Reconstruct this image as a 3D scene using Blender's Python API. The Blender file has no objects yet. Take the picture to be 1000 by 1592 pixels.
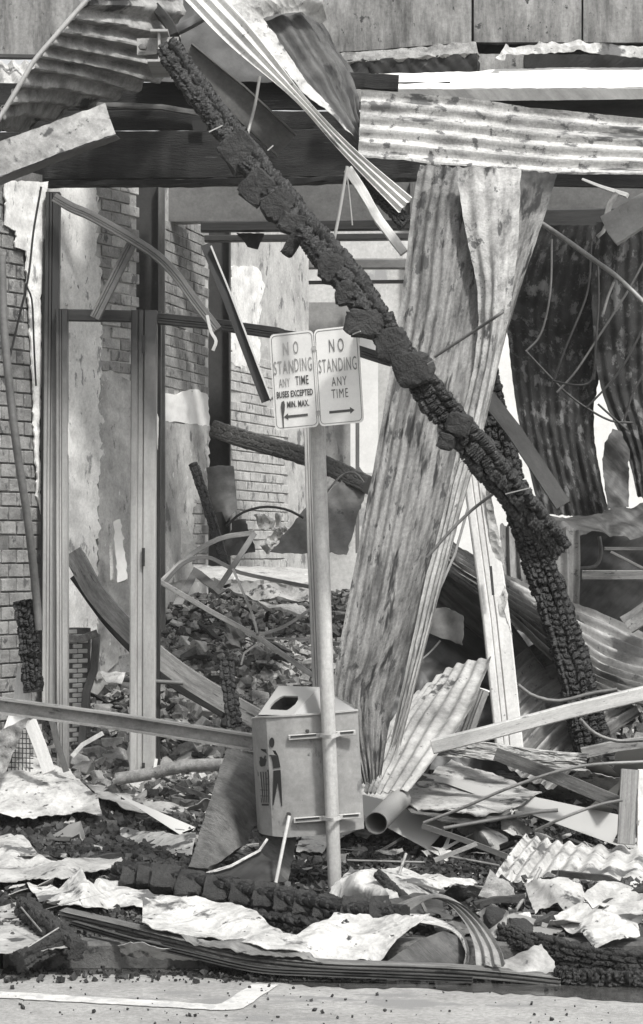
import bpy, bmesh, math, random
import numpy as np
from mathutils import Vector, Matrix, noise
from mathutils.geometry import delaunay_2d_cdt
random.seed(7); np.random.seed(7)
S = bpy.context.scene
F, VH, CH = 3600.0, 860.0, 1.76            # focal length in photo pixels, horizon row, eye height (m)
# ---------------------------------------------------------------- camera, sky, sun, exposure
cd = bpy.data.cameras.new('camera'); cam = bpy.data.objects.new('camera', cd); S.collection.objects.link(cam)
cam.location = (0, 0, CH); cam.rotation_euler = (math.radians(90), 0, 0)
cd.sensor_fit = 'VERTICAL'; cd.sensor_height = 36; cd.lens = 36 * F / 1592
cd.shift_y = (VH - 796) / 1592; cd.clip_end = 500
S.camera = cam
W = bpy.data.worlds.new('World'); S.world = W; W.use_nodes = True
wn = W.node_tree.nodes; wl = W.node_tree.links; wn.clear()
sky = wn.new('ShaderNodeTexSky'); sky.sky_type = 'NISHITA'; sky.sun_disc = False
sky.sun_elevation = math.radians(54); sky.sun_rotation = math.radians(146); sky.dust_density = 4; sky.air_density = 1
hs = wn.new('ShaderNodeHueSaturation'); hs.inputs['Saturation'].default_value = 0.04
bg = wn.new('ShaderNodeBackground'); bg.inputs['Strength'].default_value = 0.15
wo = wn.new('ShaderNodeOutputWorld')
wl.new(sky.outputs[0], hs.inputs['Color']); wl.new(hs.outputs[0], bg.inputs[0]); wl.new(bg.outputs[0], wo.inputs[0])
sl = bpy.data.lights.new('sun', 'SUN'); sl.energy = 3.4; sl.angle = math.radians(6); sl.color = (1, .99, .97)
so = bpy.data.objects.new('sun', sl); S.collection.objects.link(so)
az = math.radians(146); el = math.radians(54)
sdir = Vector((math.sin(az) * math.cos(el), math.cos(az) * math.cos(el), math.sin(el)))
so.rotation_euler = sdir.to_track_quat('Z', 'Y').to_euler()
S.view_settings.view_transform = 'Standard'; S.view_settings.look = 'None'
S.view_settings.gamma = 1; S.view_settings.use_curve_mapping = False
S.view_settings.exposure = 0.40

# ---------------------------------------------------------------- helpers
def P(u, v, Y): return Vector(((u - 500) / F * Y, Y, CH - (v - VH) / F * Y))
def g(u, v, z=0.0): return (u, v, F * (CH - z) / (v - VH))         # a point at height z seen at u, v
def px(n, Y): return n * Y / F
def sstep(a, b, x):
    t = np.clip((x - a) / (b - a), 0, 1); return t * t * (3 - 2 * t)
def tag(o, label=None, cat=None, group=None, kind=None):
    if label: o['label'] = label
    if cat: o['category'] = cat
    if group: o['group'] = group
    if kind: o['kind'] = kind
    return o
def link(name, me, mat=None, parent=None):
    o = bpy.data.objects.new(name, me); S.collection.objects.link(o)
    if mat and not me.materials: me.materials.append(mat)
    if parent: o.parent = parent; o.matrix_parent_inverse = parent.matrix_basis.inverted()
    return o
def thing(name, loc, label, cat, group=None):
    o = bpy.data.objects.new(name, None); S.collection.objects.link(o); o.location = loc; o.empty_display_size = .1
    return tag(o, label, cat, group)
def finish(name, vs, fs, mat, parent=None, uv=None, smooth=True, ang=38, center=True):
    vs = [Vector(v) for v in vs]
    c = Vector((0, 0, 0))
    if center and parent is None:
        n = len(vs); c = Vector((sum(v.x for v in vs) / n, sum(v.y for v in vs) / n, min(v.z for v in vs)))
    me = bpy.data.meshes.new(name); me.from_pydata([v - c for v in vs], [], fs); me.update()
    if uv is not None:
        lay = me.uv_layers.new(name='UVMap'); idx = np.empty(len(me.loops), dtype=np.int32)
        me.loops.foreach_get('vertex_index', idx); lay.data.foreach_set('uv', np.asarray(uv, dtype=np.float32)[idx].ravel())
    if smooth:
        me.polygons.foreach_set('use_smooth', [True] * len(me.polygons)); me.set_sharp_from_angle(angle=math.radians(ang))
    o = link(name, me, mat, parent)
    if parent is None: o.location = c
    return o
def cat_eval(ctrl, n):
    """Catmull-Rom through ctrl (k, ...) at n places"""
    ctrl = np.asarray(ctrl, float); k = len(ctrl)
    if k == 1: return np.repeat(ctrl, n, 0)
    x = np.linspace(0, k - 1, n) if np.isscalar(n) else np.clip(np.asarray(n), 0, 1) * (k - 1)
    i = np.clip(np.floor(x).astype(int), 0, k - 2); t = (x - i)
    p0 = ctrl[np.maximum(i - 1, 0)]; p1 = ctrl[i]; p2 = ctrl[i + 1]; p3 = ctrl[np.minimum(i + 2, k - 1)]
    m0 = np.where((i > 0)[(...,) + (None,) * (ctrl.ndim - 1)], p0, 2 * p1 - p2); m3 = np.where((i < k - 2)[(...,) + (None,) * (ctrl.ndim - 1)], p3, 2 * p2 - p1)
    t = t[(...,) + (None,) * (ctrl.ndim - 1)]
    return .5 * ((2 * p1) + (p2 - m0) * t + (2 * m0 - 5 * p1 + 4 * p2 - m3) * t * t + (3 * p1 - m0 - 3 * p2 + m3) * t ** 3)
def nz(x, y, z=0, s=1.0): return noise.noise(Vector((x * s, y * s, z)))
_sd = [0]
def seed(): _sd[0] += 1; return _sd[0] * 7.31

# ---------------------------------------------------------------- materials
def mat(name, dark, light, sc=3, st=(1, 1, 1), lo=.38, hi=.62, rough=.75, metal=0.0, spots=None, spots2=None, bump=.25, bsc=60, coord='UV', fine=.25, bdist=.004, zr=None, xband=None, crease=None):
    m = bpy.data.materials.new(name); m.use_nodes = True; n = m.node_tree.nodes; l = m.node_tree.links
    b = n['Principled BSDF']; b.inputs['Roughness'].default_value = rough; b.inputs['Metallic'].default_value = metal
    tc = n.new('ShaderNodeTexCoord'); oi = n.new('ShaderNodeObjectInfo')
    mu = n.new('ShaderNodeMath'); mu.operation = 'MULTIPLY'; mu.inputs[1].default_value = 37.0; l.new(oi.outputs['Random'], mu.inputs[0])
    ad = n.new('ShaderNodeVectorMath'); ad.operation = 'ADD'; l.new(tc.outputs[coord], ad.inputs[0]); l.new(mu.outputs[0], ad.inputs[1])
    mp = n.new('ShaderNodeMapping'); mp.inputs['Scale'].default_value = st; l.new(ad.outputs[0], mp.inputs['Vector'])
    def noi(s, det=6, r=.6, vec=mp):
        t = n.new('ShaderNodeTexNoise'); t.inputs['Scale'].default_value = s; t.inputs['Detail'].default_value = det
        t.inputs['Roughness'].default_value = r; l.new(vec.outputs[0], t.inputs['Vector']); return t.outputs['Fac']
    def ramp(fac, p0, c0, p1, c1):
        r = n.new('ShaderNodeValToRGB'); e = r.color_ramp.elements
        e[0].position = p0; e[0].color = c0; e[1].position = p1; e[1].color = c1; l.new(fac, r.inputs[0]); return r.outputs[0]
    gr = lambda c: (c, c * .995, c * .98, 1)
    col = ramp(noi(sc, 12, .74), lo, gr(dark), hi, gr(light))
    if fine:
        fr = ramp(noi(sc * 9 + 20, 3, .7, ad), .3, gr(1 - fine), .7, gr(1.0))
        mx = n.new('ShaderNodeMix'); mx.data_type = 'RGBA'; mx.blend_type = 'MULTIPLY'; mx.inputs[0].default_value = 1
        l.new(col, mx.inputs[6]); l.new(fr, mx.inputs[7]); col = mx.outputs[2]
    for sp in (spots, spots2):
        if sp:
            c, s_, th, stretch = sp
            m2 = n.new('ShaderNodeMapping'); m2.inputs['Scale'].default_value = stretch; m2.inputs['Location'].default_value = (s_, 3, 1); l.new(ad.outputs[0], m2.inputs['Vector'])
            fac = ramp(noi(s_, 5, .65, m2), th, (0, 0, 0, 1), th + .05, (1, 1, 1, 1))
            mx = n.new('ShaderNodeMix'); mx.data_type = 'RGBA'; l.new(fac, mx.inputs[0]); l.new(col, mx.inputs[6]); mx.inputs[7].default_value = gr(c); col = mx.outputs[2]
    if zr:                 # soot above (or below) a height on the object, ragged edged
        z0, z1, cc = zr; ge = n.new('ShaderNodeNewGeometry'); sx = n.new('ShaderNodeSeparateXYZ'); l.new(ge.outputs['Position'], sx.inputs[0])
        m1 = n.new('ShaderNodeMath'); m1.operation = 'MULTIPLY_ADD'; m1.inputs[1].default_value = .8; l.new(noi(3, 4, .6, ad), m1.inputs[0]); l.new(sx.outputs['Z'], m1.inputs[2])
        mr = n.new('ShaderNodeMapRange'); mr.inputs[1].default_value = z0 + .4; mr.inputs[2].default_value = z1 + .4; l.new(m1.outputs[0], mr.inputs[0])
        mx = n.new('ShaderNodeMix'); mx.data_type = 'RGBA'; l.new(mr.outputs[0], mx.inputs[0]); l.new(col, mx.inputs[6]); mx.inputs[7].default_value = gr(cc); col = mx.outputs[2]
    if xband:              # a smear of soot between two places across the panel
        xc, hwid, y0, amt = xband; sx = n.new('ShaderNodeSeparateXYZ'); l.new(tc.outputs['UV'], sx.inputs[0])
        def mth(op, a_, b_=None, c_=None):
            q = n.new('ShaderNodeMath'); q.operation = op
            for i_, w_ in enumerate((a_, b_, c_)):
                if w_ is None: continue
                if isinstance(w_, (int, float)): q.inputs[i_].default_value = w_
                else: l.new(w_, q.inputs[i_])
            return q.outputs[0]
        dx_ = mth('ABSOLUTE', mth('SUBTRACT', sx.outputs['X'], xc)); f1 = n.new('ShaderNodeMapRange'); l.new(dx_, f1.inputs[0]); f1.inputs[1].default_value = hwid; f1.inputs[2].default_value = hwid * .25
        f2 = n.new('ShaderNodeMapRange'); l.new(sx.outputs['Y'], f2.inputs[0]); f2.inputs[1].default_value = y0 - .06; f2.inputs[2].default_value = y0 + .06
        mx = n.new('ShaderNodeMix'); mx.data_type = 'RGBA'; l.new(mth('MULTIPLY', mth('MULTIPLY', f1.outputs[0], f2.outputs[0]), amt), mx.inputs[0]); l.new(col, mx.inputs[6]); mx.inputs[7].default_value = gr(.22); col = mx.outputs[2]
    l.new(col, b.inputs['Base Color'])
    if bump:
        bp = n.new('ShaderNodeBump'); bp.inputs['Strength'].default_value = bump; bp.inputs['Distance'].default_value = bdist
        l.new(noi(bsc, 6, .7), bp.inputs['Height']); l.new(bp.outputs[0], b.inputs['Normal'])
        if crease:         # crumpled-foil facets: two warped cell patterns as relief
            cs, cdist = crease; prev = bp
            for k_ in (1.0, 2.7):
                vt = n.new('ShaderNodeTexVoronoi'); vt.inputs['Scale'].default_value = cs * k_
                wv = n.new('ShaderNodeVectorMath'); wv.operation = 'MULTIPLY_ADD'; nt_ = n.new('ShaderNodeTexNoise'); nt_.inputs['Scale'].default_value = 3; l.new(ad.outputs[0], nt_.inputs['Vector'])
                wv.inputs[1].default_value = (.22, .22, .22); l.new(nt_.outputs['Color'], wv.inputs[0]); l.new(ad.outputs[0], wv.inputs[2]); l.new(wv.outputs[0], vt.inputs['Vector'])
                b2 = n.new('ShaderNodeBump'); b2.inputs['Strength'].default_value = .75; b2.inputs['Distance'].default_value = cdist / k_
                l.new(vt.outputs['Distance'], b2.inputs['Height']); l.new(prev.outputs[0], b2.inputs['Normal']); prev = b2
            l.new(prev.outputs[0], b.inputs['Normal'])
    return m
M = {}
M['galv'] = mat('galvanised', .14, .34, 3.5, (.8, 1.6, 1), rough=.6, metal=.2, spots=(.04, 4, .62, (.8, 1.5, 1)), spots2=(.09, 14, .63, (1, 1, 1)), bump=.4)
M['galv_light'] = mat('galvanised_light', .30, .54, 3.5, (.8, 1.8, 1), .3, .6, rough=.65, metal=.1, spots=(.12, 5, .62, (.8, 1.5, 1)), spots2=(.15, 16, .64, (1, 1, 1)), bump=.35)
M['galv_burnt'] = mat('galvanised_burnt', .065, .25, 4.5, (.7, 2.6, 1), .38, .60, rough=.8, metal=.0, spots=(.012, 2.3, .56, (.6, 3.6, 1)), spots2=(.035, 11, .565, (.7, 1.8, 1)), bump=.7, bdist=.006, fine=.4)
M['galv_dark'] = mat('galvanised_scorch_shade', .02, .085, 4.0, (.7, 3, 1), .4, .6, rough=.6, metal=.2, spots=(.008, 3, .6, (.7, 2.5, 1)), bump=.5)  # scorched iron; in hollows and folds the dark stands for shade
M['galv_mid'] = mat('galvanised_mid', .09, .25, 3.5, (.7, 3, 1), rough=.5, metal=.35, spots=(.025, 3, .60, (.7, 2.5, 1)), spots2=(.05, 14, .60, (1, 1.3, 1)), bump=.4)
M['charred_sheet'] = mat('charred_sheet', .008, .03, 5, (.8, 2, 1), rough=.8, metal=.0, spots=(.11, 9, .555, (.8, 1.5, 1)), spots2=(.05, 24, .58, (1, 1.3, 1)), bump=.8, bdist=.01, fine=.4)
M['white_sheet'] = mat('white_sheet', .22, .50, 3.6, (1, 1, 1), .32, .56, rough=.75, spots=(.08, 3.2, .565, (1, 1, 1)), spots2=(.035, 15, .62, (1, 1, 1)), bump=.6, fine=.25, bdist=.006, crease=(7, .04))
M['soot_sheet'] = mat('sooty_sheet', .17, .44, 3.2, (1, 1, 1), .36, .6, rough=.8, spots=(.05, 5, .575, (1, 1, 1)), spots2=(.04, 18, .63, (1, 1, 1)), bump=.5, fine=.25, crease=(5, .02))
M['white_paint'] = mat('white_paint', .40, .60, 3.5, (.5, 3, 1), .3, .6, rough=.6, spots=(.12, 7, .69, (.4, 3, 1)), spots2=(.15, 18, .70, (1, 1, 1)), bump=.15, fine=.15)
M['grey_paint'] = mat('grey_paint', .20, .31, 3, (1, 1, 1), rough=.5, spots=(.11, 5, .60, (1.4, 1.4, .6)), spots2=(.06, 26, .68, (1, 1, 1)), bump=.15, fine=.18, coord='Object', crease=(3, .008))
M['frame_light'] = mat('frame_light', .28, .46, 2.2, (.4, 3, 1), rough=.5, metal=.15, spots=(.1, 11, .70, (.3, 2, 1)), bump=.15, fine=.15)
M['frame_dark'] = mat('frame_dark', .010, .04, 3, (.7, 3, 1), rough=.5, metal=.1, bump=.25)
M['steel_dark'] = mat('steel_dark', .03, .06, 2, (1, 1, 1), rough=.6, metal=.2, spots=(.10, 8, .7, (1, 2, 1)), bump=.3)
M['steel_grey'] = mat('steel_grey', .09, .17, 2, (1, 1, 1), rough=.6, metal=.2, spots=(.04, 4, .66, (1, 1, 1)), bump=.3)
M['char'] = mat('char', .006, .026, 9, (1, 1, 1), rough=.40, bump=1.0, bsc=80, bdist=.008, coord='Object', spots=(.09, 18, .68, (1, 1, 1)))  # pale spots painted as highlights on the char blocks
M['char_deep'] = mat('char_deep', .003, .010, 9, (1, 1, 1), rough=.45, bump=1.0, bsc=80, bdist=.008, coord='Object')
M['char_grey'] = mat('char_grey', .016, .042, 6, (1, 1, 1), rough=.7, bump=1.0, bsc=30, bdist=.03, coord='Object', spots=(.13, 12, .69, (1, 1, 1)))
M['burnt_board'] = mat('burnt_board', .006, .024, 3, (.6, 3, 1), rough=.85, bump=.8, bsc=30, bdist=.01, spots=(.06, 5, .67, (.6, 3, 1)), spots2=(.003, 3, .6, (.7, 2, 1)))
M['wood'] = mat('wood', .14, .30, 4, (.4, 8, 1), rough=.75, bump=.5, bsc=30, spots=(.06, 5, .63, (.5, 4, 1)))
M['wood_grey'] = mat('wood_grey', .06, .17, 5, (.7, 3, 1), rough=.85, bump=.6, bsc=30, spots=(.26, 6, .64, (.7, 2, 1)), spots2=(.02, 5, .6, (.8, 2, 1)))
M['brick'] = mat('brick', .19, .34, 7, (1, 1, 1), rough=.9, bump=1.0, bsc=40, coord='Object', spots=(.09, 10, .58, (1, 1, .7)), spots2=(.45, 16, .66, (1, 1, 1)), bdist=.012)
M['brick_white'] = mat('brick_painted', .34, .56, 7, (1, 1, 1), rough=.9, bump=.9, bsc=40, coord='Object', spots=(.16, 10, .58, (1, 1, .6)), bdist=.01)
M['mortar'] = mat('mortar', .09, .18, 8, (1, 1, 1), rough=.95, bump=.8, bsc=60, bdist=.01, coord='Object')
M['plaster'] = mat('plaster', .50, .80, 3.2, (1.4, 1.4, .9), .32, .56, rough=.9, bump=.7, bsc=25, coord='Object', spots=(.26, 5, .60, (1.5, 1.5, .7)), spots2=(.12, 15, .64, (1.6, 1.6, .6)))
M['plaster_dark'] = mat('plaster_smoked', .10, .28, 3.5, (1.2, 1.2, .6), rough=.9, bump=.6, bsc=25, coord='Object', spots=(.05, 4, .60, (1.5, 1.5, .5)), spots2=(.42, 9, .66, (1.5, 1.5, .8)))
M['wall_haze'] = mat('hazed_wall_render', .42, .60, 1.4, (1, 1, .8), rough=.9, bump=.3, bsc=15, coord='Object', spots=(.28, 2.5, .60, (1, 1, .8)))  # pale tone puts the interior haze into the wall colour
M['wall_white'] = mat('white_render', .62, .76, 1.4, (1, 1, 1), rough=.9, bump=.3, bsc=15, coord='Object', fine=.08)
M['concrete'] = mat('concrete', .09, .30, 2.2, (2.2, 1, .4), .38, .58, rough=.9, bump=.7, bsc=25, coord='Object', spots=(.55, 34, .73, (1, 1, 1)), spots2=(.035, 16, .62, (1.3, 1, .9)), fine=.35)
M['asphalt'] = mat('asphalt', .27, .38, 2.5, (1, 1, 1), rough=.9, bump=.9, bsc=110, bdist=.006, coord='Object', spots=(.09, 26, .68, (1, 1, 1)), spots2=(.19, 1.6, .56, (1, 2, 1)), fine=.4)
M['paving'] = mat('footpath_concrete', .07, .22, 3, (1, 1, 1), rough=.9, bump=.6, bsc=60, coord='Object', spots=(.03, 6, .55, (1, 1, 1)))
M['ash'] = mat('ash_ground', .02, .07, 6, (1, 1, 1), rough=.95, bump=1.0, bsc=40, bdist=.02, coord='Object', spots=(.22, 18, .66, (1, 1, 1)))
M['line'] = mat('line_paint', .42, .56, 8, (1, 1, 1), rough=.8, bump=.3, bsc=100, coord='Object', spots=(.34, 14, .54, (1, 1, 1)), spots2=(.25, 40, .62, (1, 1, 1)), fine=.2)
M['wet'] = mat('wet_shaded_gutter', .03, .09, 5, (1, 1, 1), rough=.12, bump=.3, bsc=30, coord='Object')  # dark for wet ground and for shade under the kerb strips
M['crumb'] = mat('charcoal_crumb', .008, .035, 25, (1, 1, 1), rough=.55, bump=.7, bsc=120, coord='Object', spots=(.16, 30, .68, (1, 1, 1)))
M['rub_grey'] = mat('rubble_grey', .13, .34, 12, (1, 1, 1), rough=.9, bump=.7, bsc=70, bdist=.008, coord='Object', spots=(.05, 14, .62, (1, 1, 1)))
M['rub_light'] = mat('rubble_light', .30, .56, 12, (1, 1, 1), rough=.9, bump=.6, bsc=70, bdist=.006, coord='Object', spots=(.09, 16, .62, (1, 1, 1)))
M['rub_dark'] = mat('rubble_dark', .035, .13, 12, (1, 1, 1), rough=.9, bump=.7, bsc=70, bdist=.008, coord='Object')
M['sign_white'] = mat('sign_enamel', .50, .58, 5, (1, 1, 1), rough=.35, bump=.03, fine=.05)
M['ink'] = mat('sign_ink', .05, .09, 30, (1, 1, 1), rough=.5, bump=0, coord='Object')
M['ink_faded'] = mat('sign_ink_faded', .17, .30, 40, (1, 1, 1), rough=.5, bump=0, coord='Object')
M['soot'] = mat('soot_smear', .30, .5, 16, (3, 1, 1), rough=.6, bump=0, coord='Object')
M['black'] = mat('black_print_shade', .010, .02, 10, (1, 1, 1), rough=.5, bump=0, coord='Object')  # litter symbol print; also painted shade inside the bin mouth
M['pole'] = mat('pole_steel', .36, .52, 4, (.6, 3, 1), rough=.6, metal=.1, spots=(.22, 16, .68, (1, 1, 1)), bump=.2)
M['galv_fallen'] = mat('galvanised_bleached', .22, .56, 4.0, (.6, 1.8, 1), .37, .58, rough=.7, metal=.05, spots=(.07, 2.6, .575, (.6, 2.4, 1)), spots2=(.10, 11, .575, (.9, 1.3, 1)), bump=.7, fine=.4)
M['galv_streak'] = mat('galvanised_streaked', .16, .44, 4.5, (.7, 2.6, 1), .38, .60, rough=.8, metal=.0, spots=(.04, 2.8, .62, (.7, 3.2, 1)), spots2=(.08, 11, .60, (.7, 1.8, 1)), bump=.6, bdist=.006, fine=.35)
M['galv_burnt2'] = mat('galvanised_blackened', .09, .30, 4.5, (.7, 2.6, 1), .38, .60, rough=.85, metal=.0, spots=(.02, 3, .575, (.7, 3, 1)), bump=.7, bdist=.006, fine=.4, zr=(3.8, 4.15, .012))
M['frame_grad'] = mat('frame_sooted', .30, .46, 2.2, (.4, 3, 1), rough=.5, metal=.15, spots=(.1, 11, .69, (.4, 2, 1)), bump=.15, fine=.15, zr=(2.1, 3.2, .028))
M['strip_mid'] = mat('strip_mid', .10, .22, 2.2, (.4, 3, 1), rough=.5, metal=.3, spots=(.04, 8, .66, (.3, 2, 1)), bump=.2)
M['brick_b'] = mat('brick_smoked', .15, .29, 7, (1, 1, 1), rough=.9, bump=1.0, bsc=40, coord='Object', spots=(.07, 10, .58, (1, 1, .7)), spots2=(.4, 16, .66, (1, 1, 1)), bdist=.012)
M['sign_left'] = mat('sign_enamel_sooted', .60, .70, 5, (1, 1, 1), rough=.35, bump=.03, fine=.08, xband=(-.165, .055, .02, .62))
M['sign_right'] = mat('sign_enamel_right', .70, .78, 5, (1, 1, 1), rough=.35, bump=.03, fine=.05, xband=(.16, .05, -.02, .18))
M['ink_mid'] = mat('sign_ink_mid', .10, .20, 40, (1, 1, 1), rough=.5, bump=0, coord='Object')
M['ink_faint'] = mat('sign_ink_faint', .24, .34, 40, (1, 1, 1), rough=.5, bump=0, coord='Object')
M['grey_dark'] = mat('grey_paint_shaded', .18, .25, 3, (1, 1, 1), rough=.5, bump=.08, fine=.1)  # darker grey puts the hood side's shade into its colour
M['kerbm'] = mat('kerb_concrete', .05, .13, 4, (1, 1, 1), rough=.9, bump=.8, bsc=40, bdist=.01, coord='Object', spots=(.025, 6, .55, (1, 1, 1)))
M['stile_white'] = mat('stile_white', .40, .60, 3.5, (.7, 2, 1), .3, .6, rough=.7, spots=(.16, 9, .66, (.6, 2, 1)), spots2=(.08, 24, .68, (1, 1, 1)), bump=.25, fine=.2)
M['flash'] = mat('flashing_white', .36, .62, 4, (.6, 1.8, 1), .32, .56, rough=.65, metal=.05, spots=(.14, 4, .60, (.7, 1.8, 1)), spots2=(.1, 18, .64, (1, 1, 1)), bump=.4, fine=.2)
M['plaster_mid'] = mat('plaster_mid', .28, .52, 3.2, (1.2, 1.2, 1), .34, .6, rough=.9, bump=.7, bsc=25, coord='Object', spots=(.14, 4, .585, (1.3, 1.3, .8)), spots2=(.62, 9, .64, (1.3, 1.3, 1)))
M['bar_dark'] = mat('bar_black', .008, .02, 5, (1, 1, 1), rough=.6, bump=.3)
M['plate_light'] = mat('plate_rusty', .22, .42, 8, (1, 1, 1), rough=.7, metal=.1, spots=(.08, 14, .6, (1, 1, 1)), bump=.4)
M['slab'] = mat('fibre_slab', .05, .15, 3, (1, 3, 1), rough=.8, bump=.9, bsc=14, bdist=.02, spots=(.28, 5, .68, (.6, 4, 1)))

# ---------------------------------------------------------------- shape builders
def sheet(name, rows, m, label=None, cat=None, parent=None, waves=0, amp=0.0, phase=0.0, crumple=0.0, csc=3.0, th=.003,
          res=.02, rag=(0, 0), ragt=(0, 0), kind=None, ang=38, dents=0.0, group=None):
    """rows[i][j] of (u,v,Y): ridges run along j; waves are counted across i. rag: torn ends, ragt: torn sides (fractions)."""
    C = np.array([[list(P(*p)) for p in r] for r in rows], float)
    L = np.mean(np.linalg.norm(np.diff(C, axis=1), axis=2).sum(1)); Wd = np.mean(np.linalg.norm(np.diff(C, axis=0), axis=2).sum(0))
    ns = int(min(max(6, L / res), 170)); nt = int(min(max(6, Wd / res, waves * 8), 170)); sd = seed()
    tt = np.linspace(0, 1, nt); ss = np.linspace(0, 1, ns)
    e0 = np.array([rag[0] * (.5 + .5 * nz(t * 9, sd) + .4 * nz(t * 40, sd, 3)) for t in tt]); e1 = np.array([rag[1] * (.5 + .5 * nz(t * 9, sd + 5) + .4 * nz(t * 40, sd, 9)) for t in tt])
    f0 = np.array([ragt[0] * (.5 + .5 * nz(s * 9, sd + 2) + .4 * nz(s * 40, sd, 5)) for s in ss]); f1 = np.array([ragt[1] * (.5 + .5 * nz(s * 9, sd + 7) + .4 * nz(s * 40, sd, 2)) for s in ss])
    A = np.zeros((nt, ns, 3))
    fine_s = cat_eval(np.swapaxes(C, 0, 1), 240)              # (240, m, 3)
    fine = cat_eval(np.swapaxes(fine_s, 0, 1), 240)           # (240t, 240s, 3)
    Sg = ss[None, :] * (1 - e0 - e1)[:, None] + e0[:, None]; Tg = tt[:, None] * (1 - f0 - f1)[None, :] + f0[None, :]
    a = np.clip(Tg * 239, 0, 238.999); b = np.clip(Sg * 239, 0, 238.999); ai = a.astype(int); bi = b.astype(int); af = (a - ai)[..., None]; bf = (b - bi)[..., None]
    A = (fine[ai, bi] * (1 - af) + fine[ai + 1, bi] * af) * (1 - bf) + (fine[ai, bi + 1] * (1 - af) + fine[ai + 1, bi + 1] * af) * bf
    N = np.cross(np.gradient(A, axis=1), np.gradient(A, axis=0)); N /= np.maximum(np.linalg.norm(N, axis=2, keepdims=True), 1e-9)
    ctr = A.mean((0, 1)); 
    if np.dot(N.mean((0, 1)), np.array([0, 0, CH]) - ctr) < 0: N = -N
    D = amp * np.cos(2 * math.pi * (waves * Tg) + phase)
    if crumple or dents:
        for i in range(nt):
            for j in range(ns):
                x, y = Sg[i, j] * L, Tg[i, j] * Wd
                if crumple: D[i, j] += crumple * (abs(nz(x * csc, y * csc, sd)) * 1.6 + .5 * nz(x * csc * 2.3, y * csc * 2.3, sd + 1) - .4 + .25 * nz(x * csc * 6, y * csc * 6, sd))
                if dents: D[i, j] += dents * nz(x * 1.7, y * 1.2, sd + 8)
    A = A + N * D[..., None]
    B = A - N * th
    vs = np.concatenate([A.reshape(-1, 3), B.reshape(-1, 3)]); n = nt * ns
    idx = np.arange(n).reshape(nt, ns)
    q = np.stack([idx[:-1, :-1], idx[1:, :-1], idx[1:, 1:], idx[:-1, 1:]], -1).reshape(-1, 4)
    fs = q.tolist() + (q[:, ::-1] + n).tolist()
    ring = list(idx[0, :]) + list(idx[1:, -1]) + list(idx[-1, -2::-1]) + list(idx[-2:0:-1, 0])
    for k in range(len(ring)): a_, b_ = int(ring[k]), int(ring[(k + 1) % len(ring)]); fs.append([a_, b_, b_ + n, a_ + n])
    uv = np.stack([Sg * L, Tg * Wd], -1).reshape(-1, 2); uv = np.concatenate([uv, uv + 3.7])
    o = finish(name, vs.tolist(), fs, m, parent, uv, True, ang)
    return tag(o, label, cat, group, kind)
def invY_fit(pts):
    A = np.array([[1, p[0], p[1]] for p in pts]); b = np.array([1 / p[2] for p in pts])
    c, *_ = np.linalg.lstsq(A, b, rcond=1e-6); return c
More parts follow.
